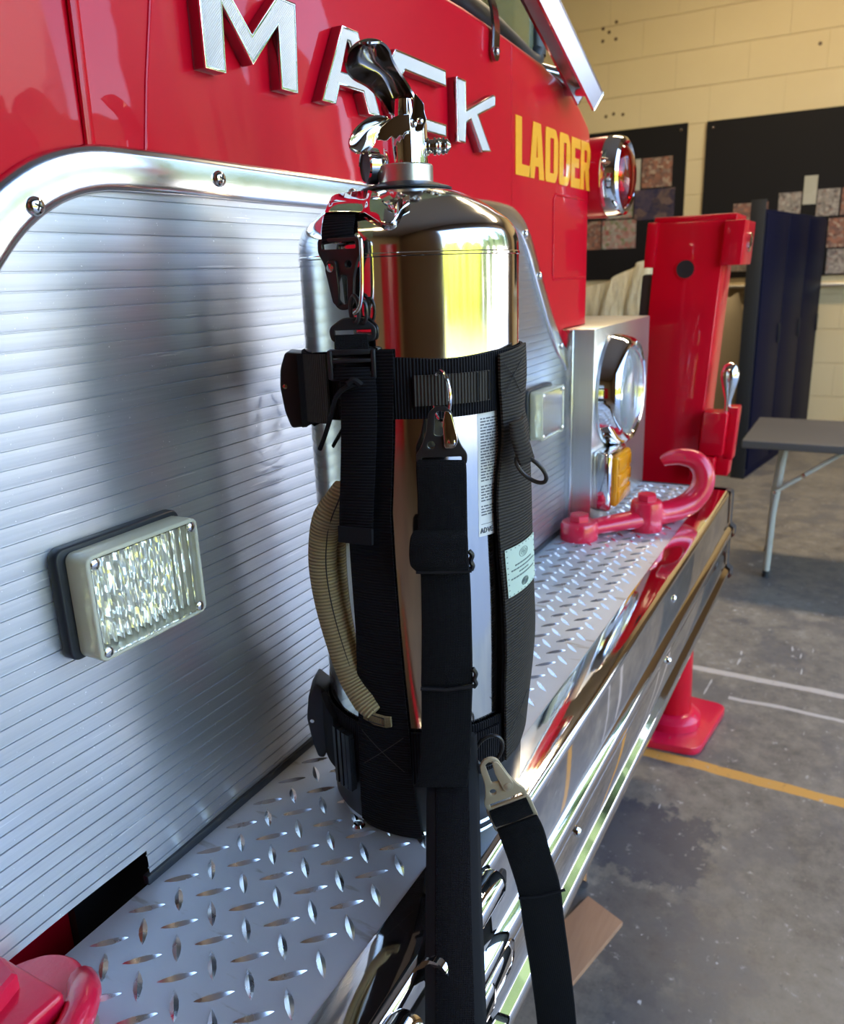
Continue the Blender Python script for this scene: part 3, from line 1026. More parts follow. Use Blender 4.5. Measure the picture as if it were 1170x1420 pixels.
# chrome bumper: rolled section swept along the truck's width
bm = bm_new()
pr = [(-.0575, -.004), (-.0575, .0008), (-.060, .0012), (-.093, .0012), (-.098, .0004), (-.1015, -.0022), (-.1032, -.006), (-.1036, -.010), (-.1036, -.074), (-.1050, -.0772), (-.1120, -.082), (-.1140, -.086), (-.1140, -.098), (-.1120, -.102),
      (-.1050, -.107), (-.1036, -.110), (-.1036, -.172), (-.1050, -.175), (-.1120, -.180), (-.1140, -.184), (-.1140, -.196), (-.1120, -.200), (-.1050, -.205), (-.1036, -.208), (-.1030, -.218), (-.098, -.221), (-.08, -.222)]
xs = [-.75 + 1.975 * k / 60 for k in range(61)]
secs = [[bm.verts.new((x, y, z)) for y, z in pr] for x in xs]
for A, B in zip(secs[:-1], secs[1:]):
    for k in range(len(pr) - 1):
        bm.faces.new((A[k], B[k], B[k + 1], A[k + 1]))
bumper = obj('bumper', bm, M_CHROME, truck, True, 30); bumper['label'] = 'chrome front bumper with two raised ribs'
bm = bm_new()
pe = [(y * 1.0 - (.004 if y < -.09 else 0), z) for y, z in pr]
secs = [[bm.verts.new((x, y, z)) for y, z in pe] for x in (1.205, 1.226, 1.232)]
for A, B in zip(secs[:-1], secs[1:]):
    for k in range(len(pe) - 1):
        bm.faces.new((A[k], B[k], B[k + 1], A[k + 1]))
box(bm, 1.222, 1.231, -.10, .14, -.22, .001)
obj('end_cap', bm, M_RUBBER, bumper)
for bx, bz in ((.64, -.036), (.63, -.142), (.16, -.140)):
    bm = bm_new(); lathe(bm, [(.0062, 0), (.006, .002), (.004, .0042), (0, .005)], 20, basis((bx, -.1036, bz), (1, 0, 0), (0, 0, 1))); obj('bolt', bm, M_CHROME, bumper)
# chrome grab rail and the recessed lamp openings at the near end of the bumper
bm = bm_new(); tube(bm, [(-.20, -.1125, -.004), (-.15, -.1125, -.004), (-.100, -.1125, -.004), (-.094, -.1125, -.004), (-.0915, -.1125, -.004)], [.0125, .0125, .0125, .0105, .006], 20)
obj('grab_rail', bm, M_CHROME, bumper)
bm = bm_new(); tube(bm, [(-.60, -.1145, -.010), (-.36, -.1145, -.010), (-.245, -.1145, -.010), (-.238, -.1145, -.010), (-.2345, -.1145, -.010)], [.016, .016, .016, .0135, .008], 20)
obj('grab_rail', bm, M_CHROME, bumper)
MB = basis((0, -.1045, 0), (1, 0, 0), (0, 0, 1))
for k, (xa, xb, za, zb) in enumerate(((-.250, -.105, -.062, -.022), (-.20, -.048, -.133, -.082))):
    plate('lamp_recess', [rrect(xa, xb, za, zb, .016)], .003, MB, M_BLACK, bumper, .001)
bm = bm_new(); box(bm, -.165, -.056, -.117, -.103, -.124, -.090, .012, 4); box(bm, -.195, -.100, -.119, -.103, -.128, -.094, .010, 4)
obj('fog_lamp', bm, M_CHROME, bumper)
plate('lamp_recess', [rrect(-.075, -.052, -.052, -.024, .008)], .003, MB, M_BLACK, bumper, .001)
# hanging bracket under the bumper
bm = bm_new()
tube(bm, catmull([(.93, .12, -.86), (.94, .125, -.80), (.97, .13, -.74), (.98, .13, -.66), (.98, .13, -.55)], 6), .014, 10)
tube(bm, [(.90, .11, -.885), (1.02, .15, -.885)], .012, 10)
obj('air_line', bm, M_TRIM, truck)

# tow hooks bolted to the deck
def hexbolt(c, r, h):
    bm = bm_new()
    pts = [(r * math.cos(PI / 3 * k + .3), r * math.sin(PI / 3 * k + .3)) for k in range(6)]
    A = [bm.verts.new((c[0] + x, c[1] + y, c[2])) for x, y in pts]
    B = [bm.verts.new((c[0] + x, c[1] + y, c[2] + h * .85)) for x, y in pts]
    D = [bm.verts.new((c[0] + x * .86, c[1] + y * .86, c[2] + h)) for x, y in pts]
    for P, Q in ((A, B), (B, D)):
        for k in range(6):
            bm.faces.new((P[k], P[(k + 1) % 6], Q[(k + 1) % 6], Q[k]))
    bm.faces.new(D); bm.faces.new(A[::-1])
    return bm
bm = bm_new()
for c, r, h in (((.772, .098, 0), .034, .034), ((.872, .000, 0), .030, .058)):
    lathe(bm, [(r, .0), (r * 1.02, .004), (r, h * .8), (r * .93, h * .95), (r * .8, h)], 40, Matrix.Translation(c))
pts = catmull([(.765, .105, .016), (.80, .07, .019), (.85, .02, .022), (.875, -.002, .022)], 6)
tube(bm, pts, [.012 + .008 * k / (len(pts) - 1) for k in range(len(pts))], 16, ry=[.020 + .004 * k / (len(pts) - 1) for k in range(len(pts))], up=(0, 0, 1))
hp = catmull([(.87, .0, .024), (.90, -.010, .022), (.93, -.035, .024), (.955, -.062, .036), (.97, -.080, .062), (.975, -.082, .092), (.975, -.066, .116), (.97, -.040, .123), (.965, -.018, .119), (.962, -.006, .112)], 8)
n = len(hp)
tube(bm, hp, [.0225 - .013 * (k / (n - 1)) ** 3 for k in range(n)], 20, ry=[.028 - .016 * (k / (n - 1)) ** 2.2 for k in range(n)], up=(0, .3, 1))
hook = obj('tow_hook', bm, M_CAST, truck); hook['label'] = 'red tow hook with upturned claw on the far end of the deck'
obj('bolt', hexbolt((.772, .098, .033), .019, .014), M_CAST, hook)
obj('bolt', hexbolt((.872, .000, .057), .019, .013), M_CAST, hook)
near = round_poly([(-.52, .135), (-.352, .139), (-.331, .122), (-.326, .100), (-.336, .080), (-.366, .060), (-.42, .045), (-.52, .03)], .012)
hk2 = plate('tow_hook', [near], .030, Matrix.Translation((0, 0, .0155)), M_CAST, truck, .004)
hk2['label'] = 'red tow hook base cut off by the bottom left corner'
bm = bm_new(); box(bm, -.50, -.358, .070, .150, .028, .046, .005, 3); obj('boss', bm, M_CAST, hk2)
obj('bolt', hexbolt((-.385, .112, .045), .02, .014), M_CAST, hk2)
bm = bm_new(); tube(bm, catmull([(-.335, .090, .020), (-.347, .070, .030), (-.37, .055, .030), (-.42, .04, .028)], 5), .011, 14); obj('rim', bm, M_CAST, hk2)

# front outrigger beyond the bumper
OX = 1.42
def oc(y, z):     # the post leans slightly sideways
    return Vector((OX, y, z))
bm = bm_new()
lean = Matrix(((1, 0, 0, 0), (0, 1, -.055, 0), (0, 0, 1, 0), (0, 0, 0, 1)))
def sq(x0, x1, y0, y1, z0, z1, bev=.004):
    box(bm, x0, x1, y0, y1, z0, z1, bev, 2, lean)
yl, yr = .0085, .163
sq(OX, OX + .15, yl, yr + .002, -.62, .575)
post = obj('outrigger', bm, M_RED, truck); post['label'] = 'tall red outrigger jack post beyond the bumper end'
bm = bm_new()
sq(OX - .006, OX + .155, yr - .004, yr + .022, .475, .577, .002); sq(OX - .012, OX + .155, yl - .042, yl + .002, .475, .572, .002)
sq(OX + .004, OX + .150, yl - .02, yr + .01, .573, .588, .004)
obj('collar', bm, M_RED, post)
bm = bm_new(); lathe(bm, [(.022, 0), (.022, .006), (.012, .008), (.012, .003)], 24, lean @ basis((OX + .07, yl - .042, .525), (1, 0, 0), (0, 0, 1))); obj('pin', bm, M_STEEL, post)
bm = bm_new()
lathe(bm, [(.0235, 0.0), (.0235, .002), (.0205, .0025), (.0205, .0005)], 40, basis(lean @ Vector((OX - .0005, .088, .4695)), (0, -1, 0), (0, 0, 1)), True)
obj('hole_rim', bm, M_RED, post)
bm = bm_new(); lathe(bm, [(.0205, 0), (.0205, .0022)], 40, basis(lean @ Vector((OX - .001, .088, .4695)), (0, 0, 1), (0, 1, 0))); obj('pin_hole', bm, M_BLACK, post)
bm = bm_new(); sq(OX + .01, OX + .05, yr - .0, yr + .028, -.6, .46, .006); obj('hose_track', bm, M_BLACK, post)
bm = bm_new()
sq(OX - .03, OX + .03, yl - .060, yl - .004, .035, .140, .004); sq(OX - .04, OX + .03, yl - .045, yl + .01, -.03, .032, .004); sq(OX - .0, OX + .05, yl - .08, yl - .055, .02, .15, .004); sq(OX, OX + .05, yl - .075, yl - .04, -.02, .03, .004)
obj('latch_block', bm, M_RED, post)
bm = bm_new()
q0 = lean @ Vector((OX + .02, yl - .052, .14))
lathe(bm, [(.008, 0), (.007, .01), (.008, .025), (.015, .05), (.021, .075), (.021, .09), (.015, .106), (.005, .113), (0, .1135)], 28, Matrix.Translation(q0)); obj('latch_handle', bm, M_STEEL, post)
bm = bm_new()
for k in range(9):
    c = Vector((OX - .06, yl - .045, -.03 - .011 * k))
    tube(bm, [c + Vector((.004 * math.cos(a) * (k % 2), .004 * math.cos(a) * ((k + 1) % 2), .0075 * math.sin(a))) for a in [2 * PI * i / 12 for i in range(12)]], .0012, 6, True)
obj('retaining_chain', bm, M_STEEL, post)
bm = bm_new(); lathe(bm, [(.055, -.86), (.06, -.855), (.055, -.62)], 28, Matrix.Translation((OX + .27, .085, 0))); 
obj('jack_ram', bm, M_RED, post)
bm = bm_new(); lathe(bm, [(.088, -.875), (.09, -.85), (.075, -.835), (.058, -.83)], 40, Matrix.Translation((OX + .27, .085, 0))); obj('jack_foot', bm, M_CAST, post)
pad = round_poly([(-.17, .17), (.17, .15), (.15, -.135), (-.15, -.10)], .04, 6)
plate('jack_pad', [pad], .024, Matrix.Translation((OX + .28, .075, -.887)), M_CAST, post, .003)

# ------------------------------------------------------------------ fire extinguisher
ext = thing('fire_extinguisher', 'polished stainless steel fire extinguisher standing on the bumper deck', 'fire extinguisher', (0, 0, 0))
bm = bm_new()
R0 = .0892
prof = [(R0, .004), (R0, .30), (R0, .4915), (.0899, .4922), (.0899, .4938), (R0, .4945)]
dome = [(.0890, .501), (.0880, .5065), (.0862, .5110), (.0838, .5148), (.0800, .5190), (.0745, .5230), (.0680, .5275), (.0600, .5322), (.0520, .5362), (.0430, .5400), (.0330, .5432), (.0215, .5455)]
dm = catmull([(r, z, 0) for r, z in [(R0, .4945)] + dome], 3)[1:]
lathe(bm, prof + [(p.x, p.y) for p in dm], 128)
obj('cylinder', bm, M_STEEL, ext, True, 40)
bm = bm_new(); lathe(bm, [(.080, .0005), (.0865, .0025), (.0900, .009), (.0912, .05), (.0912, .060), (.0905, .0615), (.0895, .0615)], 96); obj('base_skirt', bm, M_RUBBER, ext, True, 50)
bm = bm_new(); lathe(bm, [(.021, .5450), (.033, .5432), (.036, .5428), (.0365, .5440), (.034, .5452), (.021, .5488)], 64); obj('neck_washer', bm, M_RUBBER, ext)
bm = bm_new(); lathe(bm, [(.0208, .5475), (.0217, .5482), (.0217, .5605), (.0208, .5615), (.0185, .5618)], 64); obj('neck_collar', bm, M_HOUSE, ext)
bm = bm_new(); lathe(bm, [(.0180, .561), (.0180, .590), (.0172, .5925), (.0105, .593), (.0100, .594), (.0098, .608), (.0085, .6095), (0, .6097)], 56)
valve = obj('valve', bm, M_CHROME, ext, True, 30); valve['label'] = 'chrome valve body'
bm = bm_new()
ot = [AX(t, .5748, 0) for t in (.012, .019, .0195, .0222, .0225, .0245, .0247, .0268, .027, .029, .0292, .0312, .0314, .0332, .035, .0362)]
tube(bm, ot, [.0066, .0066, .0052, .0052, .0066, .0066, .0052, .0066, .0066, .0052, .0064, .0064, .005, .0058, .0036, .002], 24)
obj('outlet', bm, M_NICKEL, valve)
# pressure gauge
mg = basis(AX(-.026, .5625, -.004), RV.cross(ZV) + RV * .0, ZV)
gz = (-RV * .92 + NV * .40).normalized()
ex = gz.orthogonal().normalized()
mg = basis(AX(-.0265, .562, .0), ex, gz.cross(ex))
bm = bm_new(); lathe(bm, [(.0120, -.004), (.0136, -.003), (.0138, .005), (.0128, .0064), (.0118, .0058), (.0118, .004)], 48, mg); ga = obj('gauge', bm, M_CHROME, ext)
bm = bm_new(); lathe(bm, [(.0118, .0042), (.0118, .0046), (0, .0046)], 48, mg); obj('gauge_face', bm, M_BLACK, ga)
bm = bm_new(); tube(bm, [AX(-.012, .5655, 0), AX(-.026, .5630, .0)], .0062, 16); obj('gauge_stem', bm, M_NICKEL, ga)

def spoon(name, stations, depth, material, parent, n=12, th=.0016, exp=2.0):
    """concave pressed-metal lever: stations = (left point, right point, sag); the sag goes away from the front"""
    bm = bm_new()
    st = []
    N = len(stations)
    Ls = catmull([Vector(s[0]) for s in stations], 5); Rs = catmull([Vector(s[1]) for s in stations], 5)
    sg = catmull([Vector((s[2], 0, 0)) for s in stations], 5)
    dirs = catmull([Vector(s[3]) for s in stations], 5)
    rows = []
    for l, r, s, dv in zip(Ls, Rs, sg, dirs):
        row = []
        for k in range(n + 1):
            f = k / n
            p = l + (r - l) * f + dv.normalized() * (s.x * (1 - abs(2 * f - 1) ** exp))
            row.append(p)
        rows.append(row)
    V = [[bm.verts.new(p) for p in r] for r in rows]
    for A, B in zip(V[:-1], V[1:]):
        for k in range(n):
            bm.faces.new((A[k], A[k + 1], B[k + 1], B[k]))
    bmesh.ops.recalc_face_normals(bm, faces=bm.faces)
    bmesh.ops.solidify(bm, geom=bm.faces[:], thickness=th)
    return obj(name, bm, material, parent, True, 50)
B_ = (-NV)
BK = tuple(B_); BU = tuple((B_ * .8 + ZV * .5).normalized()); BU2 = tuple((B_ * .6 + ZV * .8).normalized())
lever = spoon('lever', [
    (AX(-.0125, .5985, .006), AX(.0108, .5985, .006), .014, BK),
    (AX(-.0175, .6068, .008), AX(.0100, .6080, .008), .016, BK),
    (AX(-.0265, .6150, .014), AX(.0045, .6178, .010), .016, BU),
    (AX(-.0378, .6205, .020), AX(-.0025, .6272, .014), .015, BU),
    (AX(-.0418, .6282, .024), AX(-.0062, .6330, .018), .013, BU),
    (AX(-.0392, .6368, .028), AX(-.0085, .6385, .024), .010, BU2),
    (AX(-.0315, .6415, .031), AX(-.0135, .6418, .029), .004, BU2),
    (AX(-.0245, .6414, .032), AX(-.0215, .6415, .032), .0005, BU2)], 0, M_DKCHROME, ext, 14, .0016, 2.4)
lever['label'] = 'dark chrome squeeze lever'
bm = bm_new()
for k in (0, 1):
    pass
mp = basis(AX(0, 0, .0145), tuple(RV), tuple(ZV))
plate('lever_bracket', [round_poly([(.0088, .6105), (.0158, .6030), (.0160, .5965), (.0178, .5915), (.0138, .5838), (.0052, .5838), (.0035, .5885), (.0068, .5975)], .002)], .0030, mp, M_DKCHROME, ext, .0005)
bm = bm_new()
for t, z in ((.0072, .5885), (.0122, .5905)):
    lathe(bm, [(.0026, 0), (.0026, .0015), (.001, .0026), (0, .0027)], 16, basis(AX(t, z, .0158), tuple(RV), tuple(ZV)))
obj('rivet', bm, M_STEEL, ext)
handle = spoon('carry_handle', [
    (AX(-.0125, .5945, .018), AX(-.006, .588, .020), .004, BK),
    (AX(-.0230, .5938, .026), AX(-.0175, .5835, .024), .007, BK),
    (AX(-.0345, .5868, .030), AX(-.0205, .5790, .030), .007, BK),
    (AX(-.0412, .5775, .034), AX(-.0225, .5728, .034), .006, BK),
    (AX(-.0412, .5705, .036), AX(-.0262, .5688, .036), .004, BK),
    (AX(-.0365, .5665, .036), AX(-.0310, .5662, .036), .001, BK)], 0, M_NICKEL, ext, 12)
handle['label'] = 'nickel carrying handle with a scalloped plate'
mp = basis(AX(0, 0, .022), tuple((RV + NV * -.12).normalized()), tuple(ZV))
plate('handle_plate', [[(-.0212, .5790), (-.0195, .5832), (-.0165, .5868), (-.0121, .5902), (-.0075, .5928), (-.0027, .5945), (.0045, .5948), (.0050, .5832), (.0022, .5828), (.0002, .5818), (-.0012, .5798), (-.0034, .5802), (-.0048, .5790), (-.0062, .5776), (-.0080, .5786), (-.0096, .5796), (-.0110, .5786), (-.0130, .5768), (-.0155, .5766), (-.0185, .5772), (-.0212, .5770)]], .0016, mp, M_NICKEL, handle, .0004)
# printed label, mostly behind the strap
bm = bm_new(); cyl_patch(bm, [(.2745 + .1065 * k / 6, 32.5, 62, .0894) for k in range(7)], .0003, 16)
lab = obj('paper_label', bm, M_PAPER, ext); lab['label'] = 'white printed paper label'
bm = bm_new()
zr = .3695
while zr > .291:
    if not (.3155 < zr < .319 or .301 < zr < .303):
        a = 34.2
        while a < 60:
            b = a + random.uniform(1.0, 4.0)
            cyl_patch(bm, [(zr, a, min(b, 61), .0896), (zr + .0011, a, min(b, 61), .0896)], .0001, 2)
            a = b + .6
    zr -= .00235
cyl_patch(bm, [(.2945, 34, 61, .0896), (.2949, 34, 61, .0896)], .0001, 6)
cyl_patch(bm, [(.2845, 34, 61, .0896), (.2849, 34, 61, .0896)], .0001, 6)
def stroke_text(txt, a0, z0, h, step):
    G = {'A': [((0, 0), (.5, 1)), ((.5, 1), (1, 0)), ((.2, .35), (.8, .35))], 'D': [((0, 0), (0, 1)), ((0, 1), (.7, .9)), ((.7, .9), (1, .5)), ((1, .5), (.7, .1)), ((.7, .1), (0, 0))],
         'V': [((0, 1), (.5, 0)), ((.5, 0), (1, 1))], 'E': [((0, 0), (0, 1)), ((0, 1), (.9, 1)), ((0, .5), (.8, .5)), ((0, 0), (.9, 0))]}
    for i, c in enumerate(txt):
        for (x0, y0), (x1, y1) in G[c]:
            tube(bm, [CY(a0 + step * i + x0 * step * .72, .0897, z0 + y0 * h), CY(a0 + step * i + x1 * step * .72, .0897, z0 + y1 * h)], .00042, 6)
stroke_text('ADVE', 33.6, .2775, .0040, 2.35)
obj('label_print', bm, M_INK, lab, False)

# ------------------------------------------------------------------ carrying harness round the cylinder
har = thing('carrying_harness', 'black webbing carrying harness strapped around the steel extinguisher', 'harness', tuple(CY(0, .0, .0)))
RS = .0925
def band(name, zt, zb, r, parent, mat):
    bm = bm_new()
    n = 96
    uv = bm.loops.layers.uv.verify()
    rings = []
    for k in range(n):
        a = 360.0 * k / n
        rings.append([bm.verts.new(CY(a, rr, zz)) for rr, zz in ((r, zb(a)), (r + .0004, (zb(a) + zt(a)) / 2), (r, zt(a)), (r - .002, zt(a)), (r - .002, zb(a)))])
    zl = (0, .02, .045, .045, 0)
    for k in range(n):
        A, B = rings[k], rings[(k + 1) % n]
        for i in range(5):
            i2 = (i + 1) % 5
            f = bm.faces.new((A[i], A[i2], B[i2], B[i]))
            s0, s1 = math.radians(360.0 * k / n) * r, math.radians(360.0 * (k + 1) / n) * r
            for l, q in zip(f.loops, ((s0, zl[i]), (s0, zl[i2]), (s1, zl[i2]), (s1, zl[i]))):
                l[uv].uv = q
    return obj(name, bm, mat, parent, True, 60)
def dip(a):
    a = (a + 180) % 360 - 180
    return -.0032 * math.exp(-((a - 18) / 22.0) ** 2)
ub = band('upper_band', lambda a: .4215 + dip(a), lambda a: .3755 + dip(a) * .2, RS, har, M_WEB)
lb = band('lower_band', lambda a: .1085, lambda a: .0590, RS + .0006, har, M_WEB)
# vertical straps
bm = bm_new()
cyl_patch(bm, [(.4265, -37, -8.6, RS + .0022), (.415, -37, -8.8, RS + .0024), (.36, -37, -10.5, RS + .002), (.30, -37, -13.5, RS + .0012), (.26, -37, -13.2, RS + .0012), (.20, -36.5, -12, RS + .0012), (.15, -37, -10.5, RS + .002),
               (.11, -37.5, -9.0, RS + .003), (.07, -38.5, -8.5, RS + .003), (.035, -40, -6.5, RS + .002), (.012, -40, -4.5, RS + .002, .006), (.004, -38, -3.0, RS - .002, .001)], .0022, 12)
o = obj('front_strap', bm, M_WEB, har, True, 60); o['label'] = 'black strap down the left front of the cylinder'
def edge_strap(bm, rows, th=.002):
    L = catmull([AX(t, z, off) for t, z, off in [r[0] for r in rows]], 6)
    R = catmull([AX(t, z, off) for t, z, off in [r[1] for r in rows]], 6)
    n = 8
    uv = bm.loops.layers.uv.verify()
    for i in range(len(L)):
        pass
    # curved cross-section bulging outwards
    grid = []
    for l, r in zip(L, R):
        w = r - l
        nn = Vector((w.y, -w.x, 0)).normalized()
        if nn.dot(l + r) < 0: nn = -nn
        grid.append([(l + w * (k / n) + nn * (.0035 * (1 - (2 * k / n - 1) ** 2)), nn) for k in range(n + 1)])
    O = [[bm.verts.new(p + nn * th * .5) for p, nn in g] for g in grid]
    I = [[bm.verts.new(p - nn * th * .5) for p, nn in g] for g in grid]
    d = 0.0
    def face(vs, uvs):
        f = bm.faces.new(vs)
        for l_, q in zip(f.loops, uvs): l_[uv].uv = q
    for i in range(len(grid) - 1):
        d2 = d + (grid[i + 1][n // 2][0] - grid[i][n // 2][0]).length
        for k in range(n):
            uvq = ((d, k * .0055), (d, (k + 1) * .0055), (d2, (k + 1) * .0055), (d2, k * .0055))
            face((O[i][k], O[i][k + 1], O[i + 1][k + 1], O[i + 1][k]), uvq)
            face((I[i + 1][k], I[i + 1][k + 1], I[i][k + 1], I[i][k]), (uvq[3], uvq[2], uvq[1], uvq[0]))
        for k in (0, n):
            face((O[i][k], O[i + 1][k], I[i + 1][k], I[i][k]), ((d, 0), (d2, 0), (d2, 0), (d, 0)))
        d = d2
    for i in (0, len(grid) - 1):
        bm.faces.new(O[i] + I[i][::-1])
    return bm
side_rows = [((.0655, .4185, .0700), (.0905, .4235, .032)), ((.0660, .395, .0700), (.0915, .398, .030)), ((.0675, .372, .0690), (.0895, .372, .034)), ((.0680, .350, .0690), (.0935, .352, .030)),
             ((.0635, .309, .0715), (.0960, .306, .028)), ((.0650, .262, .0705), (.0975, .264, .026)), ((.0685, .218, .0690), (.0988, .222, .026)), ((.0700, .168, .0685), (.1005, .176, .026)),
             ((.0690, .135, .0690), (.0985, .140, .026)), ((.0690, .100, .0690), (.0950, .108, .028)), ((.0690, .0635, .0690), (.0920, .0800, .030))]
bm = bm_new(); edge_strap(bm, side_rows); o = obj('side_strap', bm, M_WEBB, har, True, 60); o['label'] = 'brownish black strap down the right side of the cylinder'
side = o
bm = bm_new(); edge_strap(bm, [((a[0] - .0020, a[1] - .004, a[2] - .005), (b[0] - .008, b[1] - .008, b[2] - .001)) for a, b in side_rows[1:]]); obj('side_strap_gap_strip', bm, M_EDGE, har, True, 60)  # black strip set in the dark gap behind the side strap's left edge
bm = bm_new()
for q in (((.0690, .412, .0722), (.0850, .386, .0500)), ((.0690, .386, .0722), (.0860, .412, .0480)), ((.0715, .118, .0720), (.0900, .090, .047)), ((.0715, .090, .072), (.0915, .120, .046))):
    bm = bm_new(); tube(bm, [AX(*q[0]) * 1.0, (AX(*q[0]) + AX(*q[1])) / 2 + (AX(*q[0]) + AX(*q[1])).normalized() * .0022, AX(*q[1])], .00032, 6); obj('stitch_line', bm, M_THREAD, har)
for q in (((-35.5, .105), (-12, .072)), ((-35.5, .072), (-12, .105))):
    bm = bm_new(); tube(bm, [CY(q[0][0] + (q[1][0] - q[0][0]) * k / 6, RS + .0032, q[0][1] + (q[1][1] - q[0][1]) * k / 6) for k in range(7)], .0003, 6); obj('stitch_line', bm, M_THREAD, har)
# loop stitched on the upper band with its ring
bm = bm_new(); cyl_patch(bm, [(.3852 + .0225 * k / 3, .3, 37.5, RS + .0036) for k in range(4)], .0022, 12, 's'); obj('ring_loop', bm, M_WEBB, har, True, 60)
bm = bm_new(); cyl_patch(bm, [(.386 + .021 * k / 3, 29.5, 30.3, RS + .0042) for k in range(4)], .0022, 3, 's'); cyl_patch(bm, [(.386 + .021 * k / 3, 36.0, 36.6, RS + .0042) for k in range(4)], .0022, 3, 's'); obj('loop_stitching', bm, M_EDGE, har)
def ring(name, c, u, v, ru, rv, r, mat, parent, D=False):
    bm = bm_new()
    u = Vector(u).normalized(); v = Vector(v).normalized()
    tube(bm, [c + u * (ru * math.cos(2 * PI * k / 40)) + v * (rv * math.sin(2 * PI * k / 40)) for k in range(40)], r, 10, True)
    return obj(name, bm, mat, parent)
cdir = CY(13, 1, 0)
rg = ring('d_ring', AX(.0200, .3925, .0985), (NV * .80 + RV * .55), ZV, .0105, .0185, .0014, M_STEEL, har); rg['label'] = 'steel ring on the upper band'
# side loop with black ring
bm = bm_new()
edge_strap(bm, [((.0735, .3665, .0745), (.0850, .3690, .0585)), ((.0740, .357, .0785), (.0865, .3595, .0625)), ((.0765, .345, .0815), (.0895, .348, .0650)), ((.0800, .3345, .0830), (.0925, .3375, .0670))], .0022)
obj('ring_loop', bm, M_WEBB, har, True, 60)
rg = ring('d_ring', AX(.0900, .3285, .073), (RV * .75 + ZV * -.72), (RV * .55 + ZV * .60 + NV * .45), .0150, .0078, .0017, M_BLACKMETAL, har); rg['label'] = 'black ring hanging from the side strap'
rg = ring('d_ring', AX(.0520, .0905, .094), (RV * .85 + ZV * -.50), (ZV * .85 + RV * .50), .0105, .0150, .0017, M_BLACKMETAL, har); rg['label'] = 'black ring on the lower band'
bm = bm_new(); cyl_patch(bm, [(.062 + .040 * k / 3, 20, 42, RS + .003) for k in range(4)], .002, 8, 's'); obj('ring_loop', bm, M_WEB, har, True, 60)
# mint label sewn to the side strap
def strap_pt(z, f, lift):
    rows = side_rows
    for (a0, b0), (a1, b1) in zip(rows[:-1], rows[1:]):
        if a1[1] <= z <= a0[1]:
            t = (a0[1] - z) / (a0[1] - a1[1])
            l = AX(*[a0[i] + (a1[i] - a0[i]) * t for i in range(3)]); r = AX(*[b0[i] + (b1[i] - b0[i]) * t for i in range(3)])
            w = r - l
            nn = Vector((w.y, -w.x, 0)).normalized()
            if nn.dot(l + r) < 0: nn = -nn
            return l + w * f + nn * (.0035 * (1 - (2 * f - 1) ** 2) + .0012 + lift)
def strap_sheet(bm, z0, z1, f0, f1, lift, nz=5, nf=8, th=.0006):
    def grid(l): return [[bm.verts.new(strap_pt(z0 + (z1 - z0) * i / nz, f0 + (f1 - f0) * k / nf, l)) for k in range(nf + 1)] for i in range(nz + 1)]
    O, I = grid(lift), grid(lift - th)
    for i in range(nz):
        for k in range(nf):
            bm.faces.new((O[i][k], O[i][k + 1], O[i + 1][k + 1], O[i + 1][k])); bm.faces.new((I[i + 1][k], I[i + 1][k + 1], I[i][k + 1], I[i][k]))
    for i in range(nz):
        for k in (0, nf): bm.faces.new((O[i][k], O[i + 1][k], I[i + 1][k], I[i][k]))
    for k in range(nf):
        for i in (0, nz): bm.faces.new((O[i][k], O[i][k + 1], I[i][k + 1], I[i][k]))
bm = bm_new(); strap_sheet(bm, .2175, .2600, .05, .97, .0012)
tg = obj('care_label', bm, M_MINT, har); tg['label'] = 'mint green sewn label with small print'
bm = bm_new()
def cir(zc, fc, rz, rf, r, fill=False):
    tube(bm, [strap_pt(zc + rz * math.sin(2 * PI * k / 18), fc + rf * math.cos(2 * PI * k / 18), .0013) for k in range(18)], r, 5, True)
cir(.2515, .52, .0040, .13, .00025); cir(.2515, .52, .0025, .08, .00025); cir(.2515, .52, .0010, .03, .00035)
for k in range(5): cir(.2245, .52, .0034 - .0007 * k, .11 - .022 * k, .0003)
for i, (fa, fb) in enumerate(((.26, .78), (.16, .90), (.36, .66), (.14, .88))):
    z = .2435 - i * .0036
    f = fa
    while f < fb:
        g = min(fb, f + random.uniform(.03, .09))
        strap_sheet(bm, z - .0009, z + .0004, f, g, .0014, 1, 2, .0002)
        f = g + .015
for k in range(9):
    for (z, f) in ((.2187 + .0050 * k, .085), (.2187 + .0050 * k, .935), (.2187, .08 + .106 * k), (.2588, .08 + .106 * k)):
        strap_sheet(bm, z - .0004, z + .0004, f - .012, f + .012, .0014, 1, 1, .0002)
obj('label_print', bm, M_INKG, tg, False)

# hanger strap at the shoulder: chrome bracket, webbing, snap hook, ladder lock, hanging tail
bm = bm_new()
bl = catmull([(-.0635, .508, .066), (-.0618, .5150, .068), (-.0600, .5225, .066), (-.0560, .5240, .068), (-.0343, .5228, .075), (-.0280, .5205, .080), (-.0193, .5148, .088), (-.0140, .5138, .090), (-.0100, .5150, .089), (-.0065, .5190, .086), (-.0030, .5240, .079), (.0020, .5275, .074)], 5)
br = catmull([(-.0605, .510, .050), (-.0590, .520, .050), (-.0575, .5290, .050), (-.0533, .5374, .045), (-.0330, .5402, .036), (-.0262, .5392, .044), (-.0185, .5320, .062), (-.0140, .5275, .070), (-.0100, .5265, .073), (-.0065, .5285, .071), (-.0030, .5315, .066), (.0020, .5340, .062)], 5)
ribbon(bm, [AX(*p) for p in bl], [AX(*p) for p in br], .0016)
obj('shoulder_bracket', bm, M_CHROME, har, True, 60)
bm = bm_new(); bl = [(-.0585, .5265, .058), (-.0612, .518, .070), (-.0620, .5085, .0785), (-.0618, .5015, .080)]; br = [(-.0365, .5275, .062), (-.0375, .518, .0755), (-.0385, .5105, .0815), (-.0385, .5040, .083)]
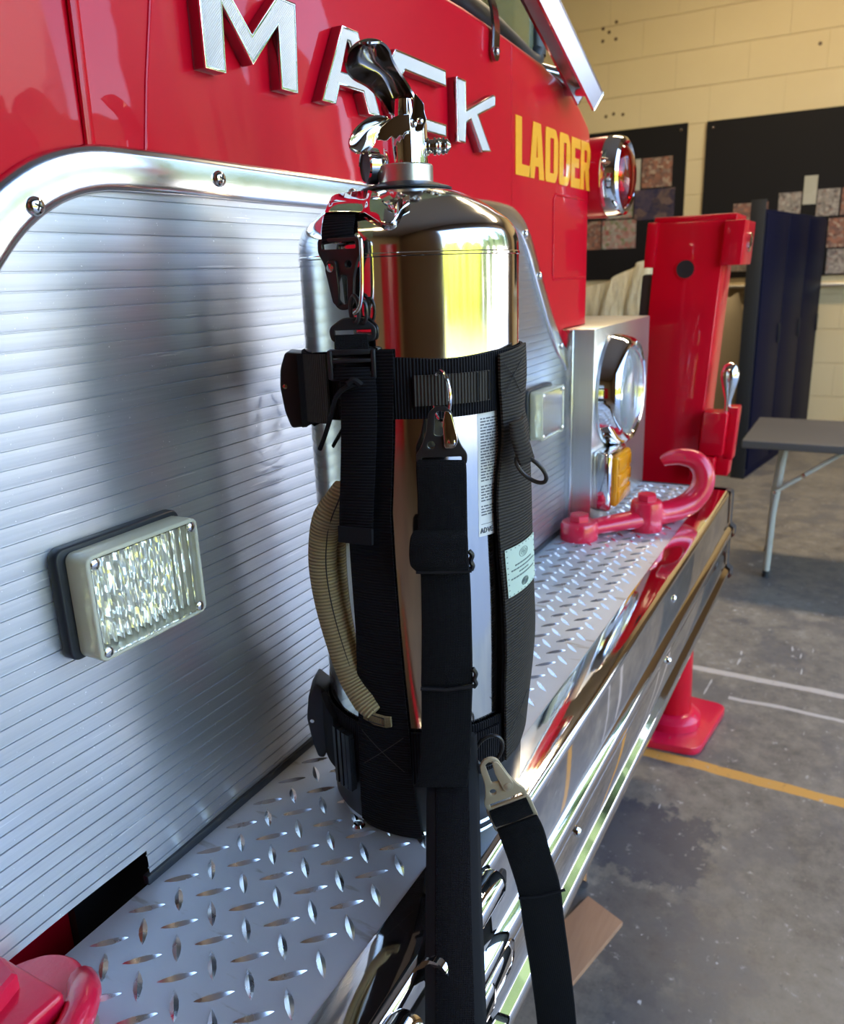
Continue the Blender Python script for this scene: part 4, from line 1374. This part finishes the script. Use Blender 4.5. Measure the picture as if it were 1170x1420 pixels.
ribbon(bm, [AX(*p) for p in catmull(bl, 5)], [AX(*p) for p in catmull(br, 5)], .0024); obj('hanger_webbing', bm, M_WEB, har, True, 60)

def snap_hook(m, W, Lh, metal, name, parent, label, steel_gate=False, th=.0030):
    """flat spring hook: slotted bar at y = 0, hook tip at y = Lh"""
    def S(p): return [(x * W, y * Lh) for x, y in p]
    outline = round_poly(S([(-.5, 0), (.5, 0), (.52, .20), (.40, .33), (.30, .55), (.22, .92), (.10, 1.0), (-.10, 1.0), (-.24, .90), (-.30, .55), (-.40, .33), (-.52, .20)]), W * .09)
    slot = round_poly(S([(-.40, .055), (.40, .055), (.40, .15), (-.40, .15)]), W * .035)
    eye = round_poly(S([(-.14, .52), (.02, .50), (.10, .62), (.12, .86), (.02, .93), (-.10, .90)]), W * .05)
    hole = circle2(-.20 * W, .36 * Lh, W * .075, 18)
    o = plate(name, [outline, slot, eye, hole], th, m, metal, parent, .0007)
    o['label'] = label
    gate = round_poly(S([(.06, .30), (.26, .30), (.33, .42), (.20, .90), (.08, .94), (.03, .70), (.05, .45)]), W * .06)
    plate('gate', [gate], th * .7, m @ Matrix.Translation((0, 0, th * .85)), M_STEEL if steel_gate else metal, o, .0005)
    bm = bm_new(); lathe(bm, [(W * .085, 0), (W * .085, .0006), (W * .04, .0012), (0, .0013)], 20, m @ Matrix.Translation((.19 * W, .40 * Lh, th * 1.2))); obj('rivet', bm, M_STEEL if metal is M_BLACKMETAL else metal, o)
    return o
# upper hook: slotted bar up, tip down
sh = snap_hook(basis(AX(-.0492, .5055, .0835), tuple(-(RV * .90 + NV * .42)), tuple(-ZV + RV * .12)), .034, .050, M_BLACKMETAL, 'snap_hook', har, 'black snap hook under the shoulder bracket', False, .004)
bm = bm_new(); tube(bm, catmull([AX(-.0365, .507, .090), AX(-.0335, .504, .0925), AX(-.0332, .497, .0935), AX(-.0335, .485, .0940), AX(-.0345, .468, .094), AX(-.0365, .458, .093), AX(-.0410, .453, .091)], 5), .0016, 10); obj('spring_bar', bm, M_STEEL, sh)
rg = ring('link_ring', AX(-.0405, .4560, .0890), (RV * .8 + NV * .6), ZV, .0040, .0095, .0016, M_BLACKMETAL, har)
rg = ring('link_ring', AX(-.0350, .4545, .0900), (RV * .8 + NV * .6), ZV, .0040, .0085, .0014, M_BLACKMETAL, har)
mloc = basis(AX(-.0430, .4410, .0880), tuple(RV), tuple(ZV))
plate('slide_loop', [round_poly([(-.0155, -.008), (.0165, -.008), (.0180, .002), (.0080, .0095), (-.0070, .0095), (-.0175, .002)], .004), [(-.0125, -.003), (.0135, -.003), (.0135, .0005), (-.0125, .0005)]], .0032, mloc, M_PLASTIC, har, .001)
bm = bm_new()
ribbon(bm, [AX(-.0560, .4385, .0905), AX(-.0565, .432, .0915), AX(-.0570, .424, .0905)], [AX(-.0320, .4385, .0905), AX(-.0315, .432, .0915), AX(-.0310, .424, .0905)], .0022)
obj('buckle_webbing', bm, M_WEBD, har)
bm = bm_new()
mb = basis(AX(-.0445, .4165, .0905), tuple(RV), tuple(ZV))
for zc, hh, dpt in ((.0098, .0022, .0065), (.0035, .0016, .0080), (-.0075, .0035, .0065)):
    box(bm, -.0165, .0165, zc - hh, zc + hh, -dpt / 2, dpt / 2, .0012, 2, mb)
for s in (-1, 1):
    box(bm, s * .0158 - .0018, s * .0158 + .0018, -.010, .0115, -.003, .0045, .0012, 2, mb)
obj('ladder_lock', bm, M_PLASTIC, har)
bm = bm_new()
ribbon(bm, [AX(-.0585, .4150, .0925), AX(-.0585, .406, .0940)], [AX(-.0310, .4150, .0925), AX(-.0310, .406, .0940)], .0022)
L = catmull([(-.0540, .408, .0945), (-.0545, .385, .0930), (-.0580, .34, .0890), (-.0615, .305, .0860), (-.0630, .2795, .0850)], 6)
R = catmull([(-.0275, .408, .0965), (-.0275, .385, .0970), (-.0310, .34, .0955), (-.0345, .305, .0940), (-.0360, .2785, .0930)], 6)
ribbon(bm, [AX(*p) for p in L], [AX(*p) for p in R], .0022)
o = obj('webbing_tail', bm, M_WEB, har, True, 60); o['label'] = 'loose black webbing tail hanging from the buckle'
bm = bm_new()
ribbon(bm, [AX(-.0633, .2925, .0872), AX(-.0640, .2792, .0866)], [AX(-.0352, .2915, .0955), AX(-.0356, .2782, .0948)], .0030); obj('tail_hem', bm, M_EDGE, har)
bm = bm_new(); tube(bm, catmull([AX(-.040, .404, .099), AX(-.050, .401, .098), AX(-.058, .393, .092), AX(-.0635, .378, .082), AX(-.0700, .362, .070), AX(-.0765, .348, .058)], 6), .0019, 8)
tube(bm, catmull([AX(-.048, .404, .100), AX(-.043, .407, .101), AX(-.038, .403, .101)], 4), .0022, 8)
obj('cord', bm, M_EDGE, har)
# cam buckles at the left silhouette
def cam(name, pts, d0, d1, parent, lab):
    m = basis(AX(0, 0, (d0 + d1) / 2), tuple(RV), tuple(ZV))
    o = plate(name, [round_poly(pts, .003)], d1 - d0, m, M_PLASTIC, parent, .002)
    o['label'] = lab
    return o
cb = cam('cam_buckle', [(-.1045, .4215), (-.0890, .4195), (-.0890, .3595), (-.1040, .3580), (-.1085, .3720), (-.1110, .3930), (-.1095, .4080)], -.014, .018, har, 'black cam buckle on the upper band')
bm = bm_new(); lathe(bm, [(.0022, 0), (.002, .001), (0, .0014)], 14, basis(AX(-.1065, .3935, .018), tuple(RV), tuple(ZV))); obj('rivet', bm, M_STEEL, cb)
bm = bm_new(); cyl_patch(bm, [(.3590 + .0610 * k / 4, -78, -52, RS + .0045, .3705 + .0530 * k / 4) for k in range(5)], .004, 8, 's'); obj('buckle_strap', bm, M_WEB, har, True, 60)
bm = bm_new(); cyl_patch(bm, [(.3690 + .0530 * k / 4, -60, -42, RS + .0065, .3705 + .0530 * k / 4) for k in range(5)], .0025, 8, 's'); obj('buckle_strap', bm, M_WEBB, har, True, 60)
cb = cam('cam_buckle', [(-.1010, .1190), (-.0900, .1080), (-.0900, .0560), (-.0985, .0390), (-.1040, .0400), (-.1085, .0560), (-.1120, .0820), (-.1090, .1050)], -.014, .018, har, 'black cam buckle on the lower band')
bm = bm_new(); lathe(bm, [(.0022, 0), (.002, .001), (0, .0014)], 14, basis(AX(-.1070, .0800, .018), tuple(RV), tuple(ZV))); obj('rivet', bm, M_STEEL, cb)
bm = bm_new(); cyl_patch(bm, [(.0480 + .0620 * k / 4, -80, -58, RS + .0055, .0500 + .0520 * k / 4) for k in range(5)], .005, 8, 's'); obj('buckle_strap', bm, M_EDGE, har, True, 60)
bm = bm_new()
for a in (-57, -52.5, -48.5, -45.5):
    cyl_patch(bm, [(.0400 + .056 * k / 3, a, a + 2.6, RS + .0075) for k in range(4)], .006, 3)
cyl_patch(bm, [(.044 + .048 * k / 3, -58, -42.5, RS + .0055) for k in range(4)], .004, 6)
obj('ladder_lock', bm, M_PLASTIC, har)
# tan carrying grip
hp = catmull([AX(-.0600, .3210, .068), AX(-.0652, .3095, .066), AX(-.0735, .2930, .062), AX(-.0788, .2740, .058), AX(-.0812, .2443, .056), AX(-.0766, .2048, .058), (AX(-.0637, .1567, .067)), AX(-.0511, .1351, .078), AX(-.0425, .1255, .0855)], 7)
n = len(hp)
w = [.0058 + .0062 * min(1, k / 14, (n - 1 - k) / 8 + .25) for k in range(n)]
bm = bm_new(); tube(bm, hp, w, 20, ry=[q * .78 for q in w], up=tuple(RV))
g = obj('grip', bm, M_TAN, har, True, 60); g['label'] = 'padded tan webbing grip'
bm = bm_new()
tube(bm, [p + (NV * .0088 + RV * .0035) * (wk / .012) for p, wk in zip(hp[4:-4], w[4:-4])], .0006, 6)
obj('grip_seam', bm, M_THREAD, g)
bm = bm_new()
ribbon(bm, [CY(a, RS + .0062, z) for a, z in ((-32, .1300), (-26, .1272), (-20, .1262), (-17.2, .1265))], [CY(a, RS + .0062, z) for a, z in ((-32, .1190), (-26, .1155), (-20, .1150), (-17.0, .1165))], .0030)
obj('grip_tab', bm, M_TANF, g, True, 60)
bm = bm_new()
lp = [CY(a, RS + .0080, z) for a, z in ((-29, .1262), (-20.5, .1245), (-20.5, .1178), (-29, .1192))]
tube(bm, lp, .0005, 6, True); obj('tab_stitching', bm, M_THREAD, g)

# ------------------------------------------------------------------ shoulder sling clipped to the harness
sl = thing('shoulder_sling', 'black padded shoulder sling clipped to the harness and hanging past the bumper', 'strap', tuple(AX(0, FLOOR * 0, .2)))
snap_hook(basis(AX(.0188, .3420, .1060), tuple(RV), tuple(ZV)), .0370, .0445, M_BLACKMETAL, 'snap_hook', sl, 'black snap hook on the steel ring of the upper band', True)
bm = bm_new()
def AXR(rows): return [AX(*p) for p in catmull(rows, 6)]
ribbon(bm, AXR([(-.0000, .3465, .1065), (-.0005, .340, .1095), (-.0003, .31, .1085), (-.0015, .285, .1080)]), AXR([(.0362, .3450, .1065), (.0368, .339, .1095), (.0368, .31, .1085), (.0368, .285, .1080)]), .0034)
ribbon(bm, AXR([(-.0000, .264, .1075), (-.0000, .24, .1070), (-.0010, .20, .1075), (-.0030, .1635, .1080)]), AXR([(.0378, .263, .1075), (.0385, .24, .1070), (.0388, .20, .1075), (.0388, .1625, .1080)]), .0034)
ribbon(bm, AXR([(-.0028, .163, .1060), (-.0035, .135, .1065), (-.0045, .118, .1090), (-.0070, .0950, .1180), (-.0110, .0800, .1260)]), AXR([(.0388, .162, .1060), (.0375, .135, .1065), (.0368, .118, .1090), (.0350, .0950, .1180), (.0315, .0785, .1260)]), .0034)
up = obj('sling_webbing', bm, M_WEBD, sl, True, 60); up['label'] = 'black webbing of the sling in front of the cylinder'
# folded webbing at the slider
bm = bm_new()
ribbon(bm, AXR([(-.0045, .2925, .1100), (-.0070, .2885, .1150), (-.0082, .276, .1165), (-.0070, .2665, .1150), (-.0020, .2615, .1105)]), AXR([(.0355, .2910, .1100), (.0365, .2870, .1150), (.0365, .275, .1165), (.0372, .2655, .1150), (.0378, .2605, .1105)]), .0034)
obj('webbing_fold', bm, M_WEBD, sl, True, 60)
bm = bm_new()
tube(bm, [AX(-.0035, .2612, .1120), AX(.018, .2602, .1128), AX(.0390, .2606, .1120)], .0019, 10)
tube(bm, catmull([AX(.0375, .2755, .110), AX(.0398, .272, .110), AX(.0385, .2675, .110), AX(.0400, .2635, .110), AX(.0388, .2600, .110)], 4), .0020, 8)
obj('slider', bm, M_PLASTIC, sl)
bm = bm_new()
tube(bm, [AX(-.0035, .1608, .1110), AX(.018, .1590, .1118), AX(.0392, .1612, .1110)], .0017, 10)
tube(bm, catmull([AX(.0388, .1760, .109), AX(.0412, .171, .109), AX(.0400, .166, .109), AX(.0412, .162, .109), AX(.0392, .1590, .109)], 4), .0018, 8)
obj('slider', bm, M_PLASTIC, sl)
# padded part, running out over the bumper edge and down to the floor side
def padrow(off, z, l, r): return (off, z, l, r)
prow = [(.1075, .1150, .0005, .0410), (.1090, .0900, -.0005, .0420), (.1225, .0700, -.0020, .0415), (.1550, .0500, -.0035, .0395), (.1930, .0260, -.0055, .0370), (.2300, -.0020, -.0075, .0355), (.2530, -.0230, -.0085, .0345), (.2660, -.0500, -.0085, .0345), (.2660, -.12, -.006, .037), (.2500, -.22, -.002, .041)]
def rails(shift, a, b):
    Lp, Rp = [], []
    for off, z, l, r in prow:
        w = r - l
        Lp.append((l + w * a, z + shift * .55, off + shift)); Rp.append((l + w * b, z + shift * .55, off + shift))
    return AXR(Lp), AXR(Rp)
bm = bm_new(); l, r = rails(0, 0, 1); ribbon(bm, l, r, .0075)
o = obj('shoulder_pad', bm, M_EDGE, sl, True, 60); o['label'] = 'black shoulder pad with mesh centre'
bm = bm_new(); l, r = rails(.0040, .17, .80); ribbon(bm, l[3:], r[3:], .0022); obj('mesh_panel', bm, M_PAD, o, True, 60)
# lower end: tan hook on the ring of the lower band
def AXP(p): return AX(*p)
hm = basis(AX(.0664, .0500, .1130), tuple(RV * .93 + ZV * .36), tuple(ZV * .93 - RV * .36))
snap_hook(hm, .0360, .0490, M_TANMETAL, 'snap_hook', sl, 'tan snap hook on the black ring of the lower band')
plate('slide_loop', [round_poly([(-.0195, -.021), (.0195, -.021), (.0195, .004), (-.0195, .004)], .004), round_poly([(-.0150, -.0165), (.0150, -.0165), (.0150, .0010), (-.0150, .0010)], .003)], .0036, hm, M_TANMETAL, sl, .0007)
bm = bm_new()
tube(bm, [hm @ Vector((-.0165, -.006, .0015)), hm @ Vector((0, -.006, .003)), hm @ Vector((.0165, -.006, .0015))], .0085, 16, ry=.0050)
obj('webbing_fold', bm, M_WEBD, sl)
bm = bm_new()
C0 = [((.0560, .0290, .1170), (.0900, .0420, .1170)), ((.0600, .0170, .1190), (.0955, .0290, .1190)), ((.0665, -.0060, .1170), (.1020, .0020, .1170)), ((.0745, -.0400, .1130), (.1110, -.0340, .1130)), ((.0795, -.0800, .1100), (.1160, -.0750, .1100)),
      ((.0860, -.1300, .1080), (.1225, -.1260, .1080)), ((.0925, -.1900, .1080), (.1290, -.1880, .1080)), ((.0960, -.2500, .1120), (.1325, -.2500, .1120)), ((.0900, -.3000, .1300), (.1265, -.3020, .1300))]
ribbon(bm, AXR([p[0] for p in C0]), AXR([p[1] for p in C0]), .0030)
# the two ends meet in a hanging loop below the picture
lp = [((.0900, -.3000, .1300), (.1265, -.3020, .1300)), ((.0700, -.330, .160), (.105, -.335, .160)), ((.030, -.335, .205), (.066, -.340, .205)), ((.004, -.300, .238), (.040, -.300, .238)), ((-.001, -.24, .248), (.040, -.24, .248)), ((-.002, -.20, .250), (.041, -.20, .250))]
ribbon(bm, AXR([p[0] for p in lp]), AXR([p[1] for p in lp]), .0030)
o = obj('sling_webbing', bm, M_WEBD, sl, True, 60); o['label'] = 'black webbing of the sling below the tan hook'
bm = bm_new(); tube(bm, [AX(.0745, -.0440, .1150), AX(.0925, -.0420, .1165), AX(.1150, -.0370, .1150)], .0012, 8); obj('slider', bm, M_EDGE, sl)

# ------------------------------------------------------------------ background things
XW = 6.7
def board(name, y0, y1, z0, z1, label):
    bm = bm_new(); box(bm, XW - .030, XW - .004, y0, y1, z0, z1, .002)
    o = obj(name, bm, M_BOARD, None, False)
    tag(o, label, 'notice board')
    for yy in (y0 + .05, y1 - .05):
        b2 = bm_new(); lathe(b2, [(.012, 0), (.010, .006), (0, .008)], 14, basis((XW - .030, yy, z1 - .05), (0, 1, 0), (0, 0, -1))); obj('screw', b2, M_STEEL, o)
    return o
board('notice_board', 1.152, 2.776, 0.376, 1.582, 'black notice board beside the red marker light')
board('notice_board', -1.331, 1.002, 0.363, 1.573, 'large black notice board above the navy cabinet')
def photo(y0, y1, z0, z1, k, label):
    bm = bm_new(); box(bm, XW - .036, XW - .0305, y0, y1, z0, z1)
    o = obj('photograph', bm, M_PHOTOS[k], None, False)
    tag(o, label, 'photograph', 'photographs on the notice boards')
photo(1.257, 1.504, 1.113, 1.344, 0, 'warm coloured photograph at the top right of the left notice board')
photo(1.517, 1.667, 1.1, 1.344, 4, 'pale photograph touching the red marker light')
photo(1.224, 1.557, 0.859, 1.1, 1, 'dark dusk photograph in the middle row of the left notice board')
photo(1.57, 1.798, 0.885, 1.093, 2, 'greenish photograph left of the dark dusk photograph')
photo(1.537, 1.83, 0.637, 0.872, 2, 'photograph with green trees at the bottom of the left notice board')
photo(1.843, 2.058, 0.637, 0.872, 0, 'warm coloured photograph at the bottom left beside the cab')
photo(0.259, 0.422, 0.813, 0.995, 3, 'grey photograph just above the navy cabinet top')
photo(0.155, 0.249, 0.898, 1.106, 4, 'upright pale photograph standing highest above the navy cabinet')
photo(-0.008, 0.148, 0.806, 1.002, 3, 'grey photograph right of the upright pale one')
photo(-0.236, -0.021, 0.806, 1.002, 0, 'warm coloured photograph at the right picture edge in the upper row')
photo(-0.106, 0.051, 0.572, 0.787, 0, 'reddish photograph at the right picture edge in the second row')
photo(-0.21, 0.038, 0.376, 0.559, 3, 'grey photograph at the right picture edge in the bottom row')
photo(0.494, 0.755, 0.793, 0.937, 0, 'warm coloured photograph right of the red outrigger top')
photo(0.494, 0.755, 0.598, 0.78, 2, 'greenish photograph behind the red outrigger, second from its top')
photo(0.494, 0.755, 0.415, 0.585, 3, 'grey photograph behind the red outrigger, lowest in its row')

# navy cabinet
cab = thing('navy_cabinet', 'tall navy blue metal cabinet behind the folding table', 'cabinet', (5.6, .1, FLOOR))
cd = Vector((math.cos(math.radians(-8.6)), math.sin(math.radians(-8.6)), 0))
mcab = basis((4.95, .312, FLOOR), tuple(cd), (0, 0, 1))      # x along the front, y up, z towards the driveway side
bm = bm_new(); box(bm, 0, 1.66, 0, 1.690, -.075, 0, .004, 2, mcab); obj('body', bm, M_NAVY, cab)
for a, b in ((.03, .54), (.56, 1.08), (1.10, 1.64)):
    bm = bm_new(); box(bm, a, b, .06, 1.67, -.002, .012, .003, 2, mcab); d_ = obj('door', bm, M_NAVY, cab)
    bm = bm_new(); box(bm, b - .05, b - .035, .85, .98, .010, .024, .003, 2, mcab); obj('handle', bm, M_BLACK, d_)
bm = bm_new(); box(bm, -.008, .008, 0, 1.745, -.085, .004, .002, 2, mcab); obj('corner_post', bm, M_BLACK, cab)

# folding table
tb = thing('folding_table', 'grey folding table with pale steel legs in front of the navy cabinet', 'table', (3.35, -.3, FLOOR))
bm = bm_new(); box(bm, 3.02, 3.62, -1.5, .105, -.285, -.25, .006, 3); obj('tabletop', bm, M_TABLE, tb)
for x in (3.14, 3.50):
    bm = bm_new(); dx = (x - 3.14) * .09
    bm = bm_new(); tube(bm, [(x, -.062 + dx, -.285), (x, -.035 + dx, -.60), (x, -.030 + dx, FLOOR + .03)], .014, 14); lg = obj('leg', bm, M_LEG, tb)
    bm = bm_new(); lathe(bm, [(.013, FLOOR), (.017, FLOOR + .004), (.015, FLOOR + .032)], 16, Matrix.Translation((x, -.030 + dx, 0))); obj('rubber_foot', bm, M_RUBBER, lg)
bm = bm_new(); tube(bm, [(3.11, -.037, -.49), (3.11, -.30, -.285)], .009, 12); br = obj('brace', bm, M_LEG, tb)
for y, z in ((-.037, -.49), (-.145, -.405)):
    bm = bm_new(); lathe(bm, [(.010, 0), (.008, .006), (0, .008)], 14, basis((3.10, y, z), (0, 1, 0), (0, 0, -1))); obj('rivet', bm, M_STEEL, br)
for x in (3.14, 3.50):
    bm = bm_new(); tube(bm, [(x, -1.40, -.285), (x, -1.42, FLOOR)], .014, 14); obj('leg', bm, M_LEG, tb)

# plywood offcut on the floor
ply = plate('plywood_sheet', [[(.874, .09), (.8345, .0), (.60, .055), (.62, .16)]], .012, Matrix.Translation((0, 0, FLOOR + .0065)), M_WOOD, None, .001)
tag(ply, 'brown plywood offcut lying on the concrete under the bumper', 'board')

# clear plastic sheet draped over a stack behind the outrigger
bm = bm_new()
px_ = [(.80, .47), (.86, .515), (.95, .49), (1.06, .425), (1.2, .375), (1.4, .30), (1.7, .12)]
secs = []
top = catmull([Vector((p[0], p[1], 0)) for p in px_], 5)
for i, p in enumerate(top):
    fold = .012 * math.sin(i * .7) + .005 * math.sin(i * 1.9)
    secs.append([bm.verts.new((4.25 + fold - .10 * (1 - k / 6) + (.15 if k == 6 else 0), p.x + .02 * math.sin(k + i), FLOOR + (p.y - FLOOR) * k / 6)) for k in range(7)] +
                [bm.verts.new((4.75 + fold, p.x, p.y * .9 + .1 * FLOOR)), bm.verts.new((4.8, p.x, FLOOR))])
for A, B in zip(secs[:-1], secs[1:]):
    for k in range(len(A) - 1):
        bm.faces.new((A[k], B[k], B[k + 1], A[k + 1]))
bmesh.ops.solidify(bm, geom=bm.faces[:], thickness=.004)
o = obj('plastic_sheet', bm, M_BAG, None, True, 60)
tag(o, 'crinkled clear plastic sheet draped behind the red outrigger', 'plastic sheet')
bm = bm_new(); box(bm, 4.40, 4.70, .86, 1.10, FLOOR, .20, .01); box(bm, 4.40, 4.70, 1.15, 1.45, FLOOR, .12, .01)
o = obj('storage_box', bm, simple('beige_box', (.45, .38, .26), .6), None)
tag(o, 'beige boxes under the clear plastic sheet', 'box')
bm = bm_new()
bmesh.ops.create_uvsphere(bm, u_segments=32, v_segments=18, radius=1)
for v in bm.verts:
    v.co = Vector((5.60 + v.co.x * .16, .62 + v.co.y * .20, FLOOR + .58 + .58 * max(-1, min(1, v.co.z * 1.15)) + .02 * math.sin(v.co.y * 9 + v.co.z * 7)))
o = obj('cloth_sack', bm, simple('beige_sack', (.40, .33, .22), .8), None)
tag(o, 'beige sack standing between the red outrigger and the navy cabinet', 'sack')

# raise everything so that the floor is z = 0
for o in SC.objects:
    if o.parent is None and o.type != 'CAMERA':
        o.location.z += LIFT
